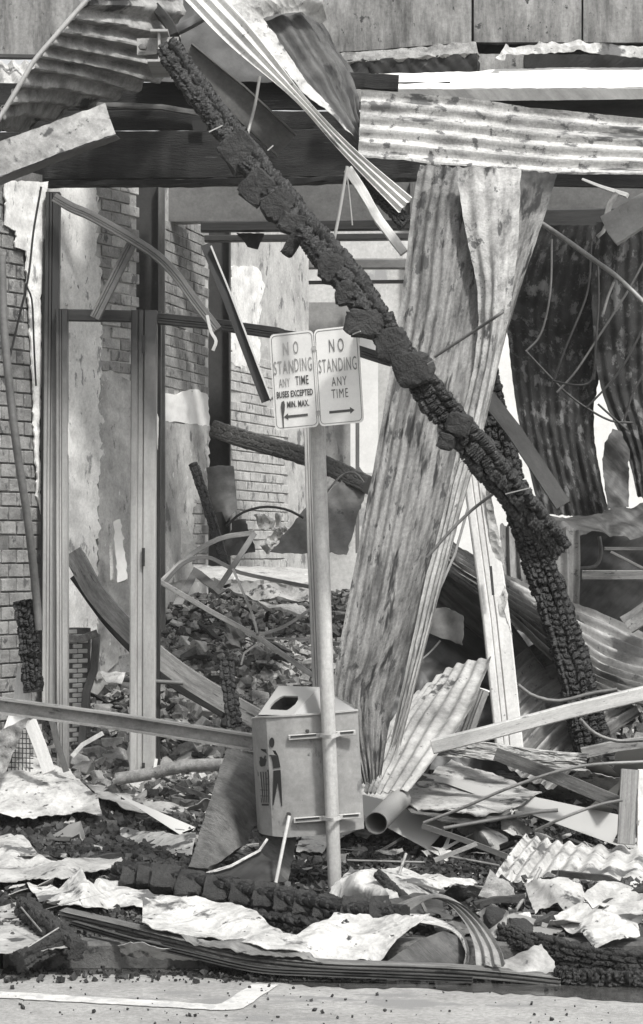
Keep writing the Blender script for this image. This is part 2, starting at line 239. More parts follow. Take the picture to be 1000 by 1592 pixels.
def poly(name, pts, m, label=None, cat=None, parent=None, inner=(), crumple=.01, csc=4.0, rag=1.5, step=5.0, th=.004, kind=None, ang=45, group=None, grain=0.0, sub=None, fold=1.0):
    """A sheet with the outline pts (u,v,Y), bent through the inner points."""
    sd = seed(); ctr = list(pts) + list(inner); c = invY_fit(ctr)
    cu = np.array([p[0] for p in ctr]); cv = np.array([p[1] for p in ctr]); rs = np.array([1 / p[2] - (c[0] + c[1] * p[0] + c[2] * p[1]) for p in ctr])
    k2 = lambda r2: np.where(r2 > 1e-9, .5 * r2 * np.log(np.maximum(r2, 1e-9)), 0)
    nc = len(ctr); Kx = k2(((cu[:, None] - cu[None]) ** 2 + (cv[:, None] - cv[None]) ** 2) / 1e4); Pm = np.stack([np.ones(nc), cu / 100, cv / 100], 1)
    TA = np.zeros((nc + 3, nc + 3)); TA[:nc, :nc] = Kx + np.eye(nc) * .02; TA[:nc, nc:] = Pm; TA[nc:, :nc] = Pm.T
    tw = np.linalg.lstsq(TA, np.concatenate([rs, np.zeros(3)]), rcond=1e-9)[0]
    def Yat(u, v):
        return 1 / (c[0] + c[1] * u + c[2] * v + (k2(((cu - u) ** 2 + (cv - v) ** 2) / 1e4) * tw[:nc]).sum() + tw[nc] + tw[nc + 1] * u / 100 + tw[nc + 2] * v / 100)
    ed = []; n = len(pts)
    for i in range(n):
        a, b = pts[i], pts[(i + 1) % n]; d = math.hypot(b[0] - a[0], b[1] - a[1]); k = max(1, int(d / (sub or step)))
        for j in range(k):
            t = j / k; u = a[0] + (b[0] - a[0]) * t; v = a[1] + (b[1] - a[1]) * t
            if rag: u += rag * (nz(u * .12, v * .12, sd) * 1.6 + .6 * nz(u * .5, v * .5, sd)); v += rag * (nz(u * .12, v * .12, sd + 9) * 1.6 + .6 * nz(u * .5, v * .5, sd + 9))
            ed.append(Vector((u, v)))
    def inside(u, v):
        r = False; k = len(ed)
        for i in range(k):
            a, b = ed[i], ed[i - 1]
            if (a.y > v) != (b.y > v) and u < (b.x - a.x) * (v - a.y) / (b.y - a.y) + a.x: r = not r
        return r
    us = [p[0] for p in pts]; vs_ = [p[1] for p in pts]; grid = []
    area = (max(us) - min(us)) * (max(vs_) - min(vs_)); st = max(step, math.sqrt(area / 2600))
    v = min(vs_) + st * .5; r = 0
    while v < max(vs_):
        u = min(us) + (st * .5 if r % 2 else 0)
        while u < max(us):
            if inside(u, v) and min((e.x - u) ** 2 + (e.y - v) ** 2 for e in ed) > (st * .45) ** 2: grid.append(Vector((u + random.uniform(-.15, .15) * st, v)))
            u += st
        v += st * .87; r += 1
    co = ed + grid; k = len(ed)
    v2, _, f2, *_ = delaunay_2d_cdt(co, [(i, (i + 1) % k) for i in range(k)], [], 1, 1e-4)
    f2 = [f for f in f2]
    p3 = [P(w.x, w.y, Yat(w.x, w.y)) for w in v2]
    nn = Vector((0, 0, 0))
    for f in f2: nn += (p3[f[1]] - p3[f[0]]).cross(p3[f[2]] - p3[f[0]])
    nn.normalize()
    if nn.dot(Vector((0, 0, CH)) - p3[0]) < 0: nn = -nn
    a1 = random.uniform(0, 3.1); a2 = a1 + random.uniform(.9, 2); ca1, sa1, ca2, sa2 = [w * csc for w in (math.cos(a1), math.sin(a1), math.cos(a2), math.sin(a2))]; tri = lambda q: abs((q % 1.0) * 2 - 1)
    ref = p3[0]; t1 = nn.orthogonal().normalized(); t2 = nn.cross(t1); uv = []
    if abs(t1.z) > abs(t2.z): t1, t2 = t2, t1
    for i, p in enumerate(p3):
        x = (p - ref).dot(t1); y = (p - ref).dot(t2); uv.append((x, y))
        if crumple: p3[i] = p + nn * crumple * ((tri(x * ca1 + y * sa1 + .25 * nz(x * 2, y * 2, sd)) + .7 * tri(1.7 * (x * ca2 + y * sa2) + .25 * nz(x * 2, y * 2, sd + 2))) * fold + abs(nz(x * csc, y * csc, sd)) * 2.2 - .5 + .9 * abs(nz(x * csc * 2.3, y * csc * 2.3, sd + 3)) + .5 * nz(x * csc * .6, y * csc * .6, sd + 5) + .12 * nz(x * csc * 8, y * csc * 8, sd))
        if grain: p3[i] = p3[i] + nn * grain * nz(x * 20, y * 20, sd)
    bm = bmesh.new(); bv = [bm.verts.new(p) for p in p3]; ul = None
    for f in f2:
        a = (p3[f[1]] - p3[f[0]]).cross(p3[f[2]] - p3[f[0]])
        try: bm.faces.new([bv[i] for i in (f if a.dot(nn) > 0 else f[::-1])])
        except ValueError: pass
    bm.normal_update(); bm.verts.index_update()
    n0 = len(bv); normals = [b.normal.copy() for b in bv]; faces = [[x.index for x in f.verts] for f in bm.faces]
    be = [(e.link_faces[0], e) for e in bm.edges if len(e.link_faces) == 1]
    rim = []
    for f, e in be:
        for lp in f.loops:
            if lp.edge == e: a, b = lp.vert.index, lp.link_loop_next.vert.index; rim.append([b, a, a + n0, b + n0])
    bm.free()
    V = p3 + [p - nrm * th for p, nrm in zip(p3, normals)]
    Fc = faces + [[i + n0 for i in f[::-1]] for f in faces] + rim
    o = finish(name, V, Fc, m, parent, uv + uv, True, ang)
    return tag(o, label, cat, group, kind)
def prof(kind, w, d, t=.006):
    h = w / 2
    if kind == 'box': 
        c = min(w, d) * .08
        return [(-h + c, 0), (-h, -c), (-h, -d + c), (-h + c, -d), (h - c, -d), (h, -d + c), (h, -c), (h - c, 0)]
    if kind == 'C': return [(-h, 0), (-h, -d), (h, -d), (h, 0), (h - t, 0), (h - t, -d + t), (-h + t, -d + t), (-h + t, 0)]
    if kind == 'Cb': return [(-h, 0), (-h, -d), (-h + t, -d), (-h + t, -t), (h - t, -t), (h - t, -d), (h, -d), (h, 0)]
    if kind == 'I': m = d / 2; return [(-h, 0), (-h, -d), (-h + t, -d), (-h + t, -m - t / 2), (h - t, -m - t / 2), (h - t, -d), (h, -d), (h, 0), (h - t, 0), (h - t, -m + t / 2), (-h + t, -m + t / 2), (-h + t, 0)]
    if kind == 'L': return [(-h, 0), (-h, -d), (-h + t, -d), (-h + t, -t), (h, -t), (h, 0)]
    if kind == 'groove':   # a pressed frame section with a line down its middle
        e = w * .05; return [(-h, -.006), (-h, -d), (h, -d), (h, -.006), (h - e, 0), (h * .42 + e, 0), (h * .42, -.008), (h * .42 - e * .6, 0), (e * .7, 0), (0, -.014), (-e * .7, 0), (-h + e, 0)]
    if kind == 'rib':
        o = []; k = 4
        o += [(-h, -d), (h, -d)]
        for i in range(k, -1, -1):
            x = -h + w * i / k
            if i < k: o += [(x + w / k * .35, 0 if i % 2 else -d * .45)]
            o += [(x + (w / k * .1 if i < k else 0), -d * .25 if i % 2 else 0)]
        return o
    if kind == 'tube': return [(h * math.cos(a), -h + h * math.sin(a)) for a in [2 * math.pi * k / 12 for k in range(12)]][::-1]
    raise ValueError(kind)
def beam(name, path, w, d, m, label=None, cat=None, kind='box', parent=None, roll=0, smooth=False, t=.006, rough=0.0, face=(0, -1, 0), custom=None, taper=None, structure=None, world=False, group=None, wob=0.0, step=.06):
    """path of (u,v,Y); w in photo pixels across, d in metres deep."""
    Pt = [Vector(p) if world else P(*p) for p in path]; Ym = sum(p.y for p in Pt) / len(Pt); sd = seed()
    L = sum((Pt[i + 1] - Pt[i]).length for i in range(len(Pt) - 1)); n = max(2, int(L / step) + 1)
    if smooth: pts = [Vector(p) for p in cat_eval([list(p) for p in Pt], max(n, 10))]
    else:
        pts = []
        for i in range(len(Pt) - 1):
            k = max(1, int((Pt[i + 1] - Pt[i]).length / step)); pts += [Pt[i].lerp(Pt[i + 1], j / k) for j in range(k)]
        pts.append(Pt[-1])
    wm = px(w, Ym) if not world else w
    pr = custom or prof(kind, wm, d, t); k = len(pr); vs = []; uv = []; s = 0; per = [0]
    for i in range(k): per.append(per[-1] + math.dist(pr[i], pr[(i + 1) % k]))
    N = Vector(face).normalized(); cr, sr = math.cos(math.radians(roll)), math.sin(math.radians(roll))
    for i, p in enumerate(pts):
        T = (pts[min(i + 1, len(pts) - 1)] - pts[max(i - 1, 0)]).normalized(); A = T.cross(N).normalized(); B = A.cross(T).normalized()
        if i: s += (p - pts[i - 1]).length
        f = 1.0 if not taper else taper[0] + (taper[1] - taper[0]) * i / (len(pts) - 1)
        for j, (a, b) in enumerate(pr):
            a, b = a * f, b * f; b0 = b + d / 2; a2 = a * cr - b0 * sr; b2 = a * sr + b0 * cr - d / 2
            q = p + A * a2 + B * b2
            if rough: q = q + Vector((nz(s * 9, j * 1.3, sd), nz(s * 9, j * 1.3, sd + 4), nz(s * 9, j * 1.3, sd + 8))) * rough
            if wob: q = q + B * wob * nz(s * 2.2, 0, sd) + A * wob * nz(s * 1.7, 5, sd)
            vs.append(q); uv.append((s, per[j]))
    fs = []
    for i in range(len(pts) - 1):
        for j in range(k): a, b = i * k + j, i * k + (j + 1) % k; fs.append([a, b, b + k, a + k])
    fs.append(list(range(k - 1, -1, -1))); e = (len(pts) - 1) * k; fs.append([e + j for j in range(k)])
    o = finish(name, vs, fs, m, parent, uv, True, 35)
    bm = bmesh.new(); bm.from_mesh(o.data); bmesh.ops.recalc_face_normals(bm, faces=bm.faces); bm.to_mesh(o.data); bm.free()
    return tag(o, label, cat, group, structure)
def charbeam(name, path, w, d, m, label=None, cat=None, parent=None, cell=(.042, .046), depth=.014, res=.0052, taper=(1, 1), wob=.01, nib=.0):
    """an alligator-charred timber: blocks of char with deep cracks between"""
    Pt = np.array([list(P(*p)) for p in path]); L0 = np.linalg.norm(np.diff(Pt, axis=0), axis=1).sum(); ns = int(L0 / res) + 2
    C = cat_eval(Pt, ns); T = np.gradient(C, axis=0); T /= np.linalg.norm(T, axis=1, keepdims=True)
    N = np.array([0, -1.0, 0]); A = np.cross(T, N); A /= np.linalg.norm(A, axis=1, keepdims=True); B = np.cross(A, T)
    sL = np.concatenate([[0], np.cumsum(np.linalg.norm(np.diff(C, axis=0), axis=1))])
    per = 2 * (w + d); nq = int(per / res); th = np.linspace(0, 2 * math.pi, nq, endpoint=False)
    e = .32; ca, sa = np.cos(th), np.sin(th); X = np.sign(ca) * np.abs(ca) ** e * w / 2; Z = np.sign(sa) * np.abs(sa) ** e * d / 2
    dl = np.hypot(np.diff(np.append(X, X[0])), np.diff(np.append(Z, Z[0]))); q = np.concatenate([[0], np.cumsum(dl)])
    tot = q[-1]; qq = np.linspace(0, tot, nq, endpoint=False); X = np.interp(qq, q, np.append(X, X[0])); Z = np.interp(qq, q, np.append(Z, Z[0]))
    nqc = max(4, int(round(tot / cell[1]))); rg = np.random.RandomState(int(seed() * 10) % 9999); big = rg.rand(int(L0 / cell[0]) + 8, nqc, 3)
    sg = (sL / cell[0])[:, None] + np.zeros(nq); qg = (qq / tot * nqc)[None, :] + np.zeros((ns, 1))
    sg = sg + .25 * np.sin(qg * 1.7 + 1) + .2 * np.sin(qg * 4.1) + .7 * np.sin(sg * .21) + .4 * np.sin(sg * .47 + 2)
    mph = rg.rand(4) * 6.28; smo = np.clip(.5 + .55 * np.sin(sL[:, None] * 5.1 + mph[0] + 2.2 * np.sin(qq[None] / tot * 6.283 + mph[1])) + .45 * np.sin(sL[:, None] * 11 + qq[None] / tot * 12.57 + mph[2]), .62, 1)
    split = np.exp(-((((qg / nqc - .13 - .02 * np.sin(sL[:, None] * 4)) * tot) / .006) ** 2)) + np.exp(-((((qg / nqc - .80 - .015 * np.sin(sL[:, None] * 6)) * tot) / .005) ** 2))
    i0 = np.floor(sg).astype(int); j0 = np.floor(qg).astype(int); F1 = np.full(sg.shape, 9.); F2 = F1.copy(); hid = np.zeros(sg.shape)
    for di in (-1, 0, 1):
        for dj in (-1, 0, 1):
            ii = (i0 + di + 3) % big.shape[0]; jj = (j0 + dj) % nqc
            dx = np.abs(i0 + di + .5 + (big[ii, jj, 0] - .5) * .55 - sg); dy = np.abs(j0 + dj + .5 + (big[ii, jj, 1] - .5) * .5 - qg)
            r = (dx ** 5 + dy ** 5) ** (1 / 5); nw = r < F1; F2 = np.where(nw, F1, np.minimum(F2, r)); hid = np.where(nw, big[ii, jj, 2], hid); F1 = np.where(nw, r, F1)
    crack = np.clip((F2 - F1) / .24, 0, 1) ** .8
    D = -depth * (1 - crack) * smo - depth * .9 * split + smo * depth * (hid - .5) * 1.5 - depth * 1.6 * F1 ** 3 + depth * .25 * np.sin(sg * 23 + hid * 6) * np.sin(qg * 11)
    big2 = np.interp(sL, np.linspace(0, L0, 30), rg.randn(30) * .35)
    D = D + (depth * .5 * big2)[:, None]
    R = np.hypot(X, Z); f = np.linspace(taper[0], taper[1], ns)[:, None]
    nx = X / np.maximum(R, 1e-6); nzv = Z / np.maximum(R, 1e-6)
    Xd = X[None] * f + nx[None] * D; Zd = Z[None] * f + nzv[None] * D
    wv = np.array([[wob * nz(s * 1.3, 0, 3), wob * nz(s * 1.1, 4, 3)] for s in sL])
    V = C[:, None, :] + A[:, None, :] * (Xd + wv[:, :1])[..., None] + B[:, None, :] * (Zd + wv[:, 1:])[..., None]
    idx = np.arange(ns * nq).reshape(ns, nq); a = idx[:-1]; b = np.roll(a, -1, 1); c = np.roll(idx[1:], -1, 1); dd = idx[1:]
    fs = np.stack([a, dd, c, b], -1).reshape(-1, 4).tolist() + [idx[0].tolist(), idx[-1][::-1].tolist()]
    o = finish(name, V.reshape(-1, 3).tolist(), fs, m, parent, None, True, 60)
    bm = bmesh.new(); bm.from_mesh(o.data); bmesh.ops.recalc_face_normals(bm, faces=bm.faces); bm.to_mesh(o.data); bm.free()
    return tag(o, label, cat)
def lump(name, c, r, h, m, parent=None, sq=.8, tilt=(0, 0, 0), sd=None, label=None, cat=None, n=20):
    """a charred stub: uneven disc/block, face towards -Y before tilt; r=(rx,rz), h = depth"""
    sd = sd or seed(); vs = []; rings = [(.0, .0), (.55, 0.0), (.9, .02), (1.0, .12), (1.03, .5), (.97, .85), (.85, 1.0), (0, 1.0)]
    Rm = Matrix.Rotation(tilt[2], 3, 'Z') @ Matrix.Rotation(tilt[0], 3, 'X') @ Matrix.Rotation(tilt[1], 3, 'Y')
    for k, (f, dpt) in enumerate(rings):
        for j in range(n):
            a = 2 * math.pi * j / n; cx, sx = math.cos(a), math.sin(a)
            x = math.copysign(abs(cx) ** sq, cx); z = math.copysign(abs(sx) ** sq, sx)
            rr = f * (1 + .16 * nz(cx * 1.3, sx * 1.3, sd) + .14 * nz(cx * 4, sx * 4, sd + dpt * 3) + .10 * random.uniform(-1, 1) * (k > 1))
            y = dpt * h + .10 * h * nz(x * 2.2 * f, z * 2.2 * f, sd + 7) + .05 * h * nz(x * 9 * f, z * 9 * f, sd + 2)
            vs.append(Vector(c) + Rm @ Vector((x * r[0] * rr, y, z * r[1] * rr)))
    fs = []
    for k in range(len(rings) - 1):
        for j in range(n): a, b = k * n + j, k * n + (j + 1) % n; fs.append([a, b, b + n, a + n])
    return tag(finish(name, vs, fs, m, parent, None, True, 40), label, cat)
def box_mesh(name, sx, sy, sz, jit=0.0, bev=.0, cut=0):
    bm = bmesh.new(); bmesh.ops.create_cube(bm, size=1)
    for v in bm.verts: v.co = Vector((v.co.x * sx, v.co.y * sy, v.co.z * sz)) + Vector([random.uniform(-jit, jit) for _ in range(3)])
    for _ in range(cut):
        nrm = Vector([random.gauss(0, 1) for _ in range(3)]).normalized(); ext = max(v.co.dot(nrm) for v in bm.verts)
        r = bmesh.ops.bisect_plane(bm, geom=bm.verts[:] + bm.edges[:] + bm.faces[:], plane_co=nrm * ext * random.uniform(.45, .8), plane_no=nrm, clear_outer=True)
        bmesh.ops.holes_fill(bm, edges=[e for e in bm.edges if e.is_boundary])
    if bev: bmesh.ops.bevel(bm, geom=bm.edges[:], offset=bev, segments=1, affect='EDGES')
    me = bpy.data.meshes.new(name); bm.to_mesh(me); bm.free(); return me
def hgt(x, y):
    h = .22 * sstep(14.0, 15.4, y) + 1.15 * np.clip((y - 15.4) / 3.8, 0, 1)
    return float(h + (.05 * nz(x * 1.5, y * 1.5, 1) + .03 * nz(x * 5, y * 5, 2)) * (.15 + .85 * sstep(13.9, 15.0, y)))
def scatter(name, n, sampler, smin, smax, m, label=None, cat=None, flat=1.0, long=1.0, pw=2.0, lift=.3):
    """n loose pieces as ONE mesh of real eight-cornered chunks"""
    base = np.array([[x, y, z] for x in (-1, 1) for y in (-1, 1) for z in (-1, 1)], float) * .5
    fq = np.array([[0, 1, 3, 2], [4, 6, 7, 5], [0, 4, 5, 1], [2, 3, 7, 6], [0, 2, 6, 4], [1, 5, 7, 3]])
    V = np.zeros((n, 8, 3)); 
    for i in range(n):
        x, y, z = sampler(); s = smin + (smax - smin) * random.random() ** pw
        b = base * (1 + np.random.uniform(-.45, .25, (8, 3))); b[:, 0] *= s * random.uniform(1, long) if long > 1 else s * random.uniform(.7, 1.4); b[:, 1] *= s * random.uniform(.5, 1.1) / (long ** .5); b[:, 2] *= s * flat * random.uniform(.6, 1.1) / (long ** .5)
        R = np.array(Matrix.Rotation(random.uniform(0, 6.28), 3, 'Z') @ Matrix.Rotation(random.gauss(0, .35 if (flat < .6 or long > 1) else 1), 3, 'X') @ Matrix.Rotation(random.gauss(0, .35 if (flat < .6 or long > 1) else 1), 3, 'Y'))
        V[i] = b @ R.T + np.array([x, y, z + s * lift * min(flat, 1)])
    Fc = (fq[None] + (np.arange(n) * 8)[:, None, None]).reshape(-1, 4)
    me = bpy.data.meshes.new(name); me.from_pydata(V.reshape(-1, 3).tolist(), [], Fc.tolist()); me.update()
    o = link(name, me, m); return tag(o, label, cat, None, 'stuff')
# ================================================================= THE SETTING
def flat(name, x0, x1, y0, y1, z, m, nx=2, ny=2, disp=None, kind='structure'):
    vs = []; fs = []
    for i in range(nx + 1):
        for j in range(ny + 1):
            x = x0 + (x1 - x0) * i / nx; y = y0 + (y1 - y0) * j / ny; vs.append((x, y, disp(x, y) if disp else z))
    for i in range(nx):
        for j in range(ny): a = i * (ny + 1) + j; fs.append([a, a + ny + 1, a + ny + 2, a + 1])
    return tag(finish(name, vs, fs, m, center=False), kind=kind)
flat('ground', -60, 60, -30, 80, -.35, M['asphalt'])
flat('road', -30, 30, -12, 10.46, -.12, M['asphalt'], 8, 8)
def foot(x, y): return .012 * nz(x * 1.2, y * 1.2, 4) - .008 if y > 10.9 else 0
flat('footpath', -12, 12, 10.62, 13.92, 0, M['ash'], 160, 60, foot)
flat('rubble_mound', -5, 5, 13.9, 25.5, 0, M['ash'], 130, 130, lambda x, y: hgt(x, y) - .02 * float(sstep(14.3, 15, y)))
# kerb stones
kr = thing('kerb', (0, 10.53, -.12), 'worn concrete kerb at the road edge under the long metal strips', 'kerb')
kme = box_mesh('kerb_stone', 1.18, .16, .13, 0, .014)
for k in range(-6, 7):
    o = link('kerb_stone', kme, M['kerbm'], kr); o.location = (k * 1.2 + .35, 10.54, -.064)
kr['kind'] = 'structure'; del kr['category']
# road marking and the wet gutter, its dark band also painting the strips' shade
ml = [g(u, v, -.114) for u, v in ((-260, 1528), (0, 1541), (335, 1561), (345, 1560), (392, 1530), (433, 1530), (378, 1567), (345, 1570), (-260, 1536))]
poly('road_marking', ml, M['line'], inner=(), crumple=0, rag=.8, th=.002, kind='structure', step=9)
wp = [g(u, v, -.117) for u, v in ((-300, 1440), (60, 1496), (200, 1503), (380, 1505), (600, 1504), (1100, 1504), (1300, 1530), (1000, 1558), (850, 1548), (640, 1536), (500, 1534), (300, 1516), (150, 1514), (20, 1508), (-300, 1500))]
poly('wet_shaded_gutter', wp, M['wet'], crumple=0, rag=2.5, th=.001, kind='structure', step=14)

# ---- walls of bricks with patches of plaster
class Wall:
    def __init__(s, name, label, u0, Y0, u1, Y1, z0, z1, body, thick=.22, cat='wall'):
        a = P(u0, VH, Y0); b = P(u1, VH, Y1); s.a = Vector((a.x, a.y, 0)); s.b = Vector((b.x, b.y, 0)); s.d = (s.b - s.a); s.L = s.d.length; s.d.normalize()
        s.n = Vector((s.d.y, -s.d.x, 0)); 
        if s.n.y > 0: s.n = -s.n
        s.z0, s.z1 = z0, z1
        s.t = thing(name, (s.a.x, s.a.y, z0), label, cat)
        vs = []; 
        for z in (z0, z1):
            for p in (s.a, s.b, s.b - s.n * thick, s.a - s.n * thick): vs.append((p.x, p.y, z))
        fs = [[0, 1, 5, 4], [1, 2, 6, 5], [2, 3, 7, 6], [3, 0, 4, 7], [4, 5, 6, 7], [3, 2, 1, 0]]
        o = finish('wall_core', vs, fs, body, s.t, smooth=False)
        bm = bmesh.new(); bm.from_mesh(o.data); bmesh.ops.recalc_face_normals(bm, faces=bm.faces); bm.to_mesh(o.data); bm.free()
    def Y(s, u):           # depth of the wall plane on the pixel column u
        k = (u - 500) / F; den = s.d.x - k * s.d.y
        t = (k * s.a.y - s.a.x) / den; return s.a.y + s.d.y * t
    def bricks(s, m, bl, bh, zones=None, holes=(), gap=.010, proud=.012, limit=298, skip=.02, m2=None):
        me = [box_mesh('brick', bl - gap, .05, bh - gap, .0015, .004) for _ in range(4)]; me2 = None
        for k in me: k.materials.append(m)
        if m2:
            me2 = [k.copy() for k in me]
            for k in me2: k.materials[0] = m2
        ang = math.atan2(s.d.y, s.d.x); r = 0; z = s.z0 + bh / 2; cnt = 0
        while z < s.z1 - bh / 2:
            x = bl * (.5 if r % 2 else 1.0)
            while x < s.L - bl * .3:
                c = s.a + s.d * x + Vector((0, 0, z)); u = 500 + c.x / c.y * F; v = VH - (z - CH) / c.y * F
                ok = -25 < u < 1025 and -20 < v < 1250 and (not zones or any(inpoly(u, v, zz) for zz in zones)) and not any(inpoly(u, v, zz) for zz in holes) and random.random() > skip
                if ok and cnt < limit:
                    o = link('brick', random.choice(me2 if (me2 and random.random() < .4) else me), None, s.t)
                    o.parent = s.t; o.matrix_parent_inverse = Matrix.Identity(4)
                    w = c + s.n * (proud - .025 + random.uniform(-.004, .004)); o.location = w - s.t.location; o.rotation_euler = (random.gauss(0, .008), random.gauss(0, .006), ang + random.gauss(0, .01)); cnt += 1
                x += bl
            z += bh; r += 1
        return cnt
    def patch(s, name, pts, m, off=.03, crumple=.006, rag=3, label=None, csc=5):
        q = []
        for u, v in pts:
            Y = s.Y(u); q.append((u, v, Y - off))
        return poly(name, q, m, label, None, s.t, crumple=crumple, rag=rag, csc=csc, th=.012, grain=.002)
def inpoly(u, v, z):
    r = False
    for i in range(len(z)):
        a, b = z[i], z[i - 1]
        if (a[1] > v) != (b[1] > v) and u < (b[0] - a[0]) * (v - a[1]) / (b[1] - a[1]) + a[0]: r = not r
    return r
rect = lambda a, b, c, d: [(a, b), (c, b), (c, d), (a, d)]

# neighbour's brick pier at the left edge of the frontage
w1 = Wall('brick_pier', 'soot-stained brick pier with broken white render at the far left edge', -60, 14.85, 66, 15.55, 0, 4.3, M['mortar'])
whiteA = [(5, 282), (66, 282), (66, 985), (58, 985), (42, 800), (50, 560), (44, 470), (38, 440), (38, 388), (22, 384), (22, 356), (9, 354)]
w1.bricks(M['brick'], .155, .094, [rect(-30, 300, 62, 1200)], [[(9, 270), (80, 270), (80, 470), (44, 470), (38, 388), (9, 354)]], m2=M['brick_b'])
w1.patch('render_patch', [(7, 282), (74, 282), (66, 445), (60, 470), (41, 440), (40, 390), (24, 384), (24, 358), (9, 354)], M['plaster'], .045)
w1.patch('render_patch', [(41, 446), (62, 446), (64, 600), (60, 700), (64, 800), (55, 760), (50, 600), (47, 520)], M['plaster'], .045, rag=2)
# party wall inside, three lengths broken by dark steel stanchions
w2 = Wall('party_wall', 'peeling plastered brick wall inside the shop behind the glazed frame', 62, 16.5, 212, 17.5, 0.3, 4.75, M['plaster_mid'])
pl1 = [(64, 262), (150, 270), (152, 330), (150, 362), (152, 395), (156, 412), (158, 540), (156, 590), (158, 700), (150, 760), (152, 980), (64, 1100)]
w2.patch('plaster_coat', pl1, M['plaster'], .03, rag=4)
w2.patch('plaster_remnant', [(154, 580), (172, 575), (200, 592), (216, 600), (216, 1000), (150, 1060)], M['plaster_mid'], .026, rag=2)
w2.bricks(M['brick_white'], .24, .085, [rect(112, 270, 212, 455), rect(160, 455, 212, 590)], [pl1], m2=M['brick'])
w3 = Wall('party_wall', 'smoke-darkened brick wall with a bright clean band between the two dark stanchions', 244, 18.6, 324, 20.0, 0.9, 4.75, M['plaster_mid'])
w3.bricks(M['brick'], .22, .085, [rect(244, 350, 322, 612), rect(290, 740, 322, 880)], m2=M['brick_b'])
w3.patch('clean_plaster_band', [(254, 612), (272, 614), (290, 606), (308, 606), (324, 614), (324, 662), (254, 655)], M['wall_white'], .04, rag=2)
w3.patch('plaster_coat', [(254, 655), (324, 662), (324, 745), (300, 790), (296, 900), (254, 910)], M['plaster_mid'], .035, rag=2)
w4 = Wall('party_wall', 'pale brick wall with crumbling plaster just left of the no standing sign', 352, 20.4, 480, 22.6, 1.0, 5.0, M['plaster_mid'])
w4.bricks(M['brick_white'], .24, .088, [rect(358, 560, 442, 880)])
w4.patch('plaster_remnant', [(358, 412), (398, 414), (410, 440), (402, 500), (404, 560), (380, 580), (358, 560)], M['plaster'], .03)
# the back of the shop
w5 = Wall('back_wall', 'tall hazy grey rendered wall closing the far end of the burnt shop', 330, 24.2, 640, 24.2, 0.8, 5.6, M['wall_haze'])
w6 = Wall('back_wall', 'bright white wall seen through gaps behind the scorched iron on the right', 641, 24.0, 1120, 24.0, 0.8, 5.6, M['wall_white'])
# panels, studs and rails against the back wall
bk = thing('doorway_frame', P(510, 930, 23.6), 'tall pale door panel and rails on the hazy far wall behind the sign', 'door frame')
poly('door_panel', [(545, 470, 23.7), (588, 470, 23.7), (588, 735, 23.7), (545, 735, 23.7)], M['wall_white'], parent=bk, rag=0, crumple=0, th=.04, step=16)
poly('door_panel', [(476, 470, 23.7), (545, 470, 23.7), (545, 850, 23.7), (476, 850, 23.7)], M['grey_paint'], parent=bk, rag=0, crumple=0, th=.04, step=16)
beam('rail', [(360, 410, 23.2), (660, 410, 23.2)], 14, .12, M['steel_grey'], parent=bk)
beam('rail', [(360, 440, 23.3), (660, 437, 23.3)], 5, .06, M['steel_dark'], parent=bk)
beam('stud', [(472, 425, 23.4), (472, 900, 23.4)], 7, .08, M['steel_grey'], parent=bk)
beam('stud', [(556, 430, 23.4), (556, 860, 23.4)], 6, .08, M['steel_grey'], parent=bk)
poly('ceiling_panel', [(405, 372, 22.6), (640, 368, 22.6), (640, 402, 22.6), (405, 402, 22.6)], M['wall_haze'], parent=bk, rag=0, crumple=0, th=.04, step=16)

# ---- steel frame
beam('steel_stanchion', [(228, 282, 18.1), (228, 990, 18.1)], 40, .18, M['steel_dark'], 'broad dark steel stanchion between the two lengths of party wall', 'column', 'I', t=.012)
beam('steel_angle', [(251, 284, 17.9), (252, 980, 17.9)], 10, .06, M['steel_grey'], 'slim grey steel upright beside the broad stanchion', 'column')
beam('steel_stanchion', [(339, 345, 20.1), (339, 960, 20.1)], 38, .2, M['steel_dark'], 'farther dark stanchion left of the falling thin dark bar', 'column', 'I', t=.012)
gd = thing('steel_girder', P(600, 345, 19), 'long grey steel girder spanning the shop under the burnt boards', 'girder')
beam('web', [(205, 312, 18.9), (1060, 306, 18.9)], 66, .012, M['steel_grey'], parent=gd)
beam('bottom_flange', [(205, 344, 18.95), (1060, 322, 18.95)], 4, .20, M['frame_light'], parent=gd)
beam('top_flange', [(205, 279, 18.95), (1060, 276, 18.95)], 4, .20, M['steel_dark'], parent=gd)
for u in (230, 640): beam('stiffener', [(u, 282, 18.84), (u, 342, 18.84)], 5, .08, M['steel_grey'], parent=gd)
rl = thing('burnt_lintel', P(600, 370, 18.4), 'blackened double lintel hanging below the girder', 'beam')
beam('lintel_board', [(312, 352, 18.5), (700, 348, 18.5)], 15, .1, M['frame_dark'], parent=rl)
beam('lintel_board', [(318, 370, 18.7), (700, 366, 18.7)], 9, .12, M['steel_dark'], parent=rl)
poly('torn_gusset', [(368, 362, 18.6), (412, 364, 18.6), (400, 388, 18.6), (386, 384, 18.6)], M['frame_dark'], parent=rl, rag=1, th=.01)
beam('burnt_lintel', [(838, 343, 18.2), (1060, 340, 18.2)], 36, .12, M['frame_dark'], 'deep black lintel at the right behind the fallen grey panel', 'beam')
beam('ceiling_batten', [(700, 400, 19.5), (1060, 396, 19.5)], 90, .08, M['frame_dark'], 'dark burnt ceiling boarding behind the hanging iron at right', 'board')

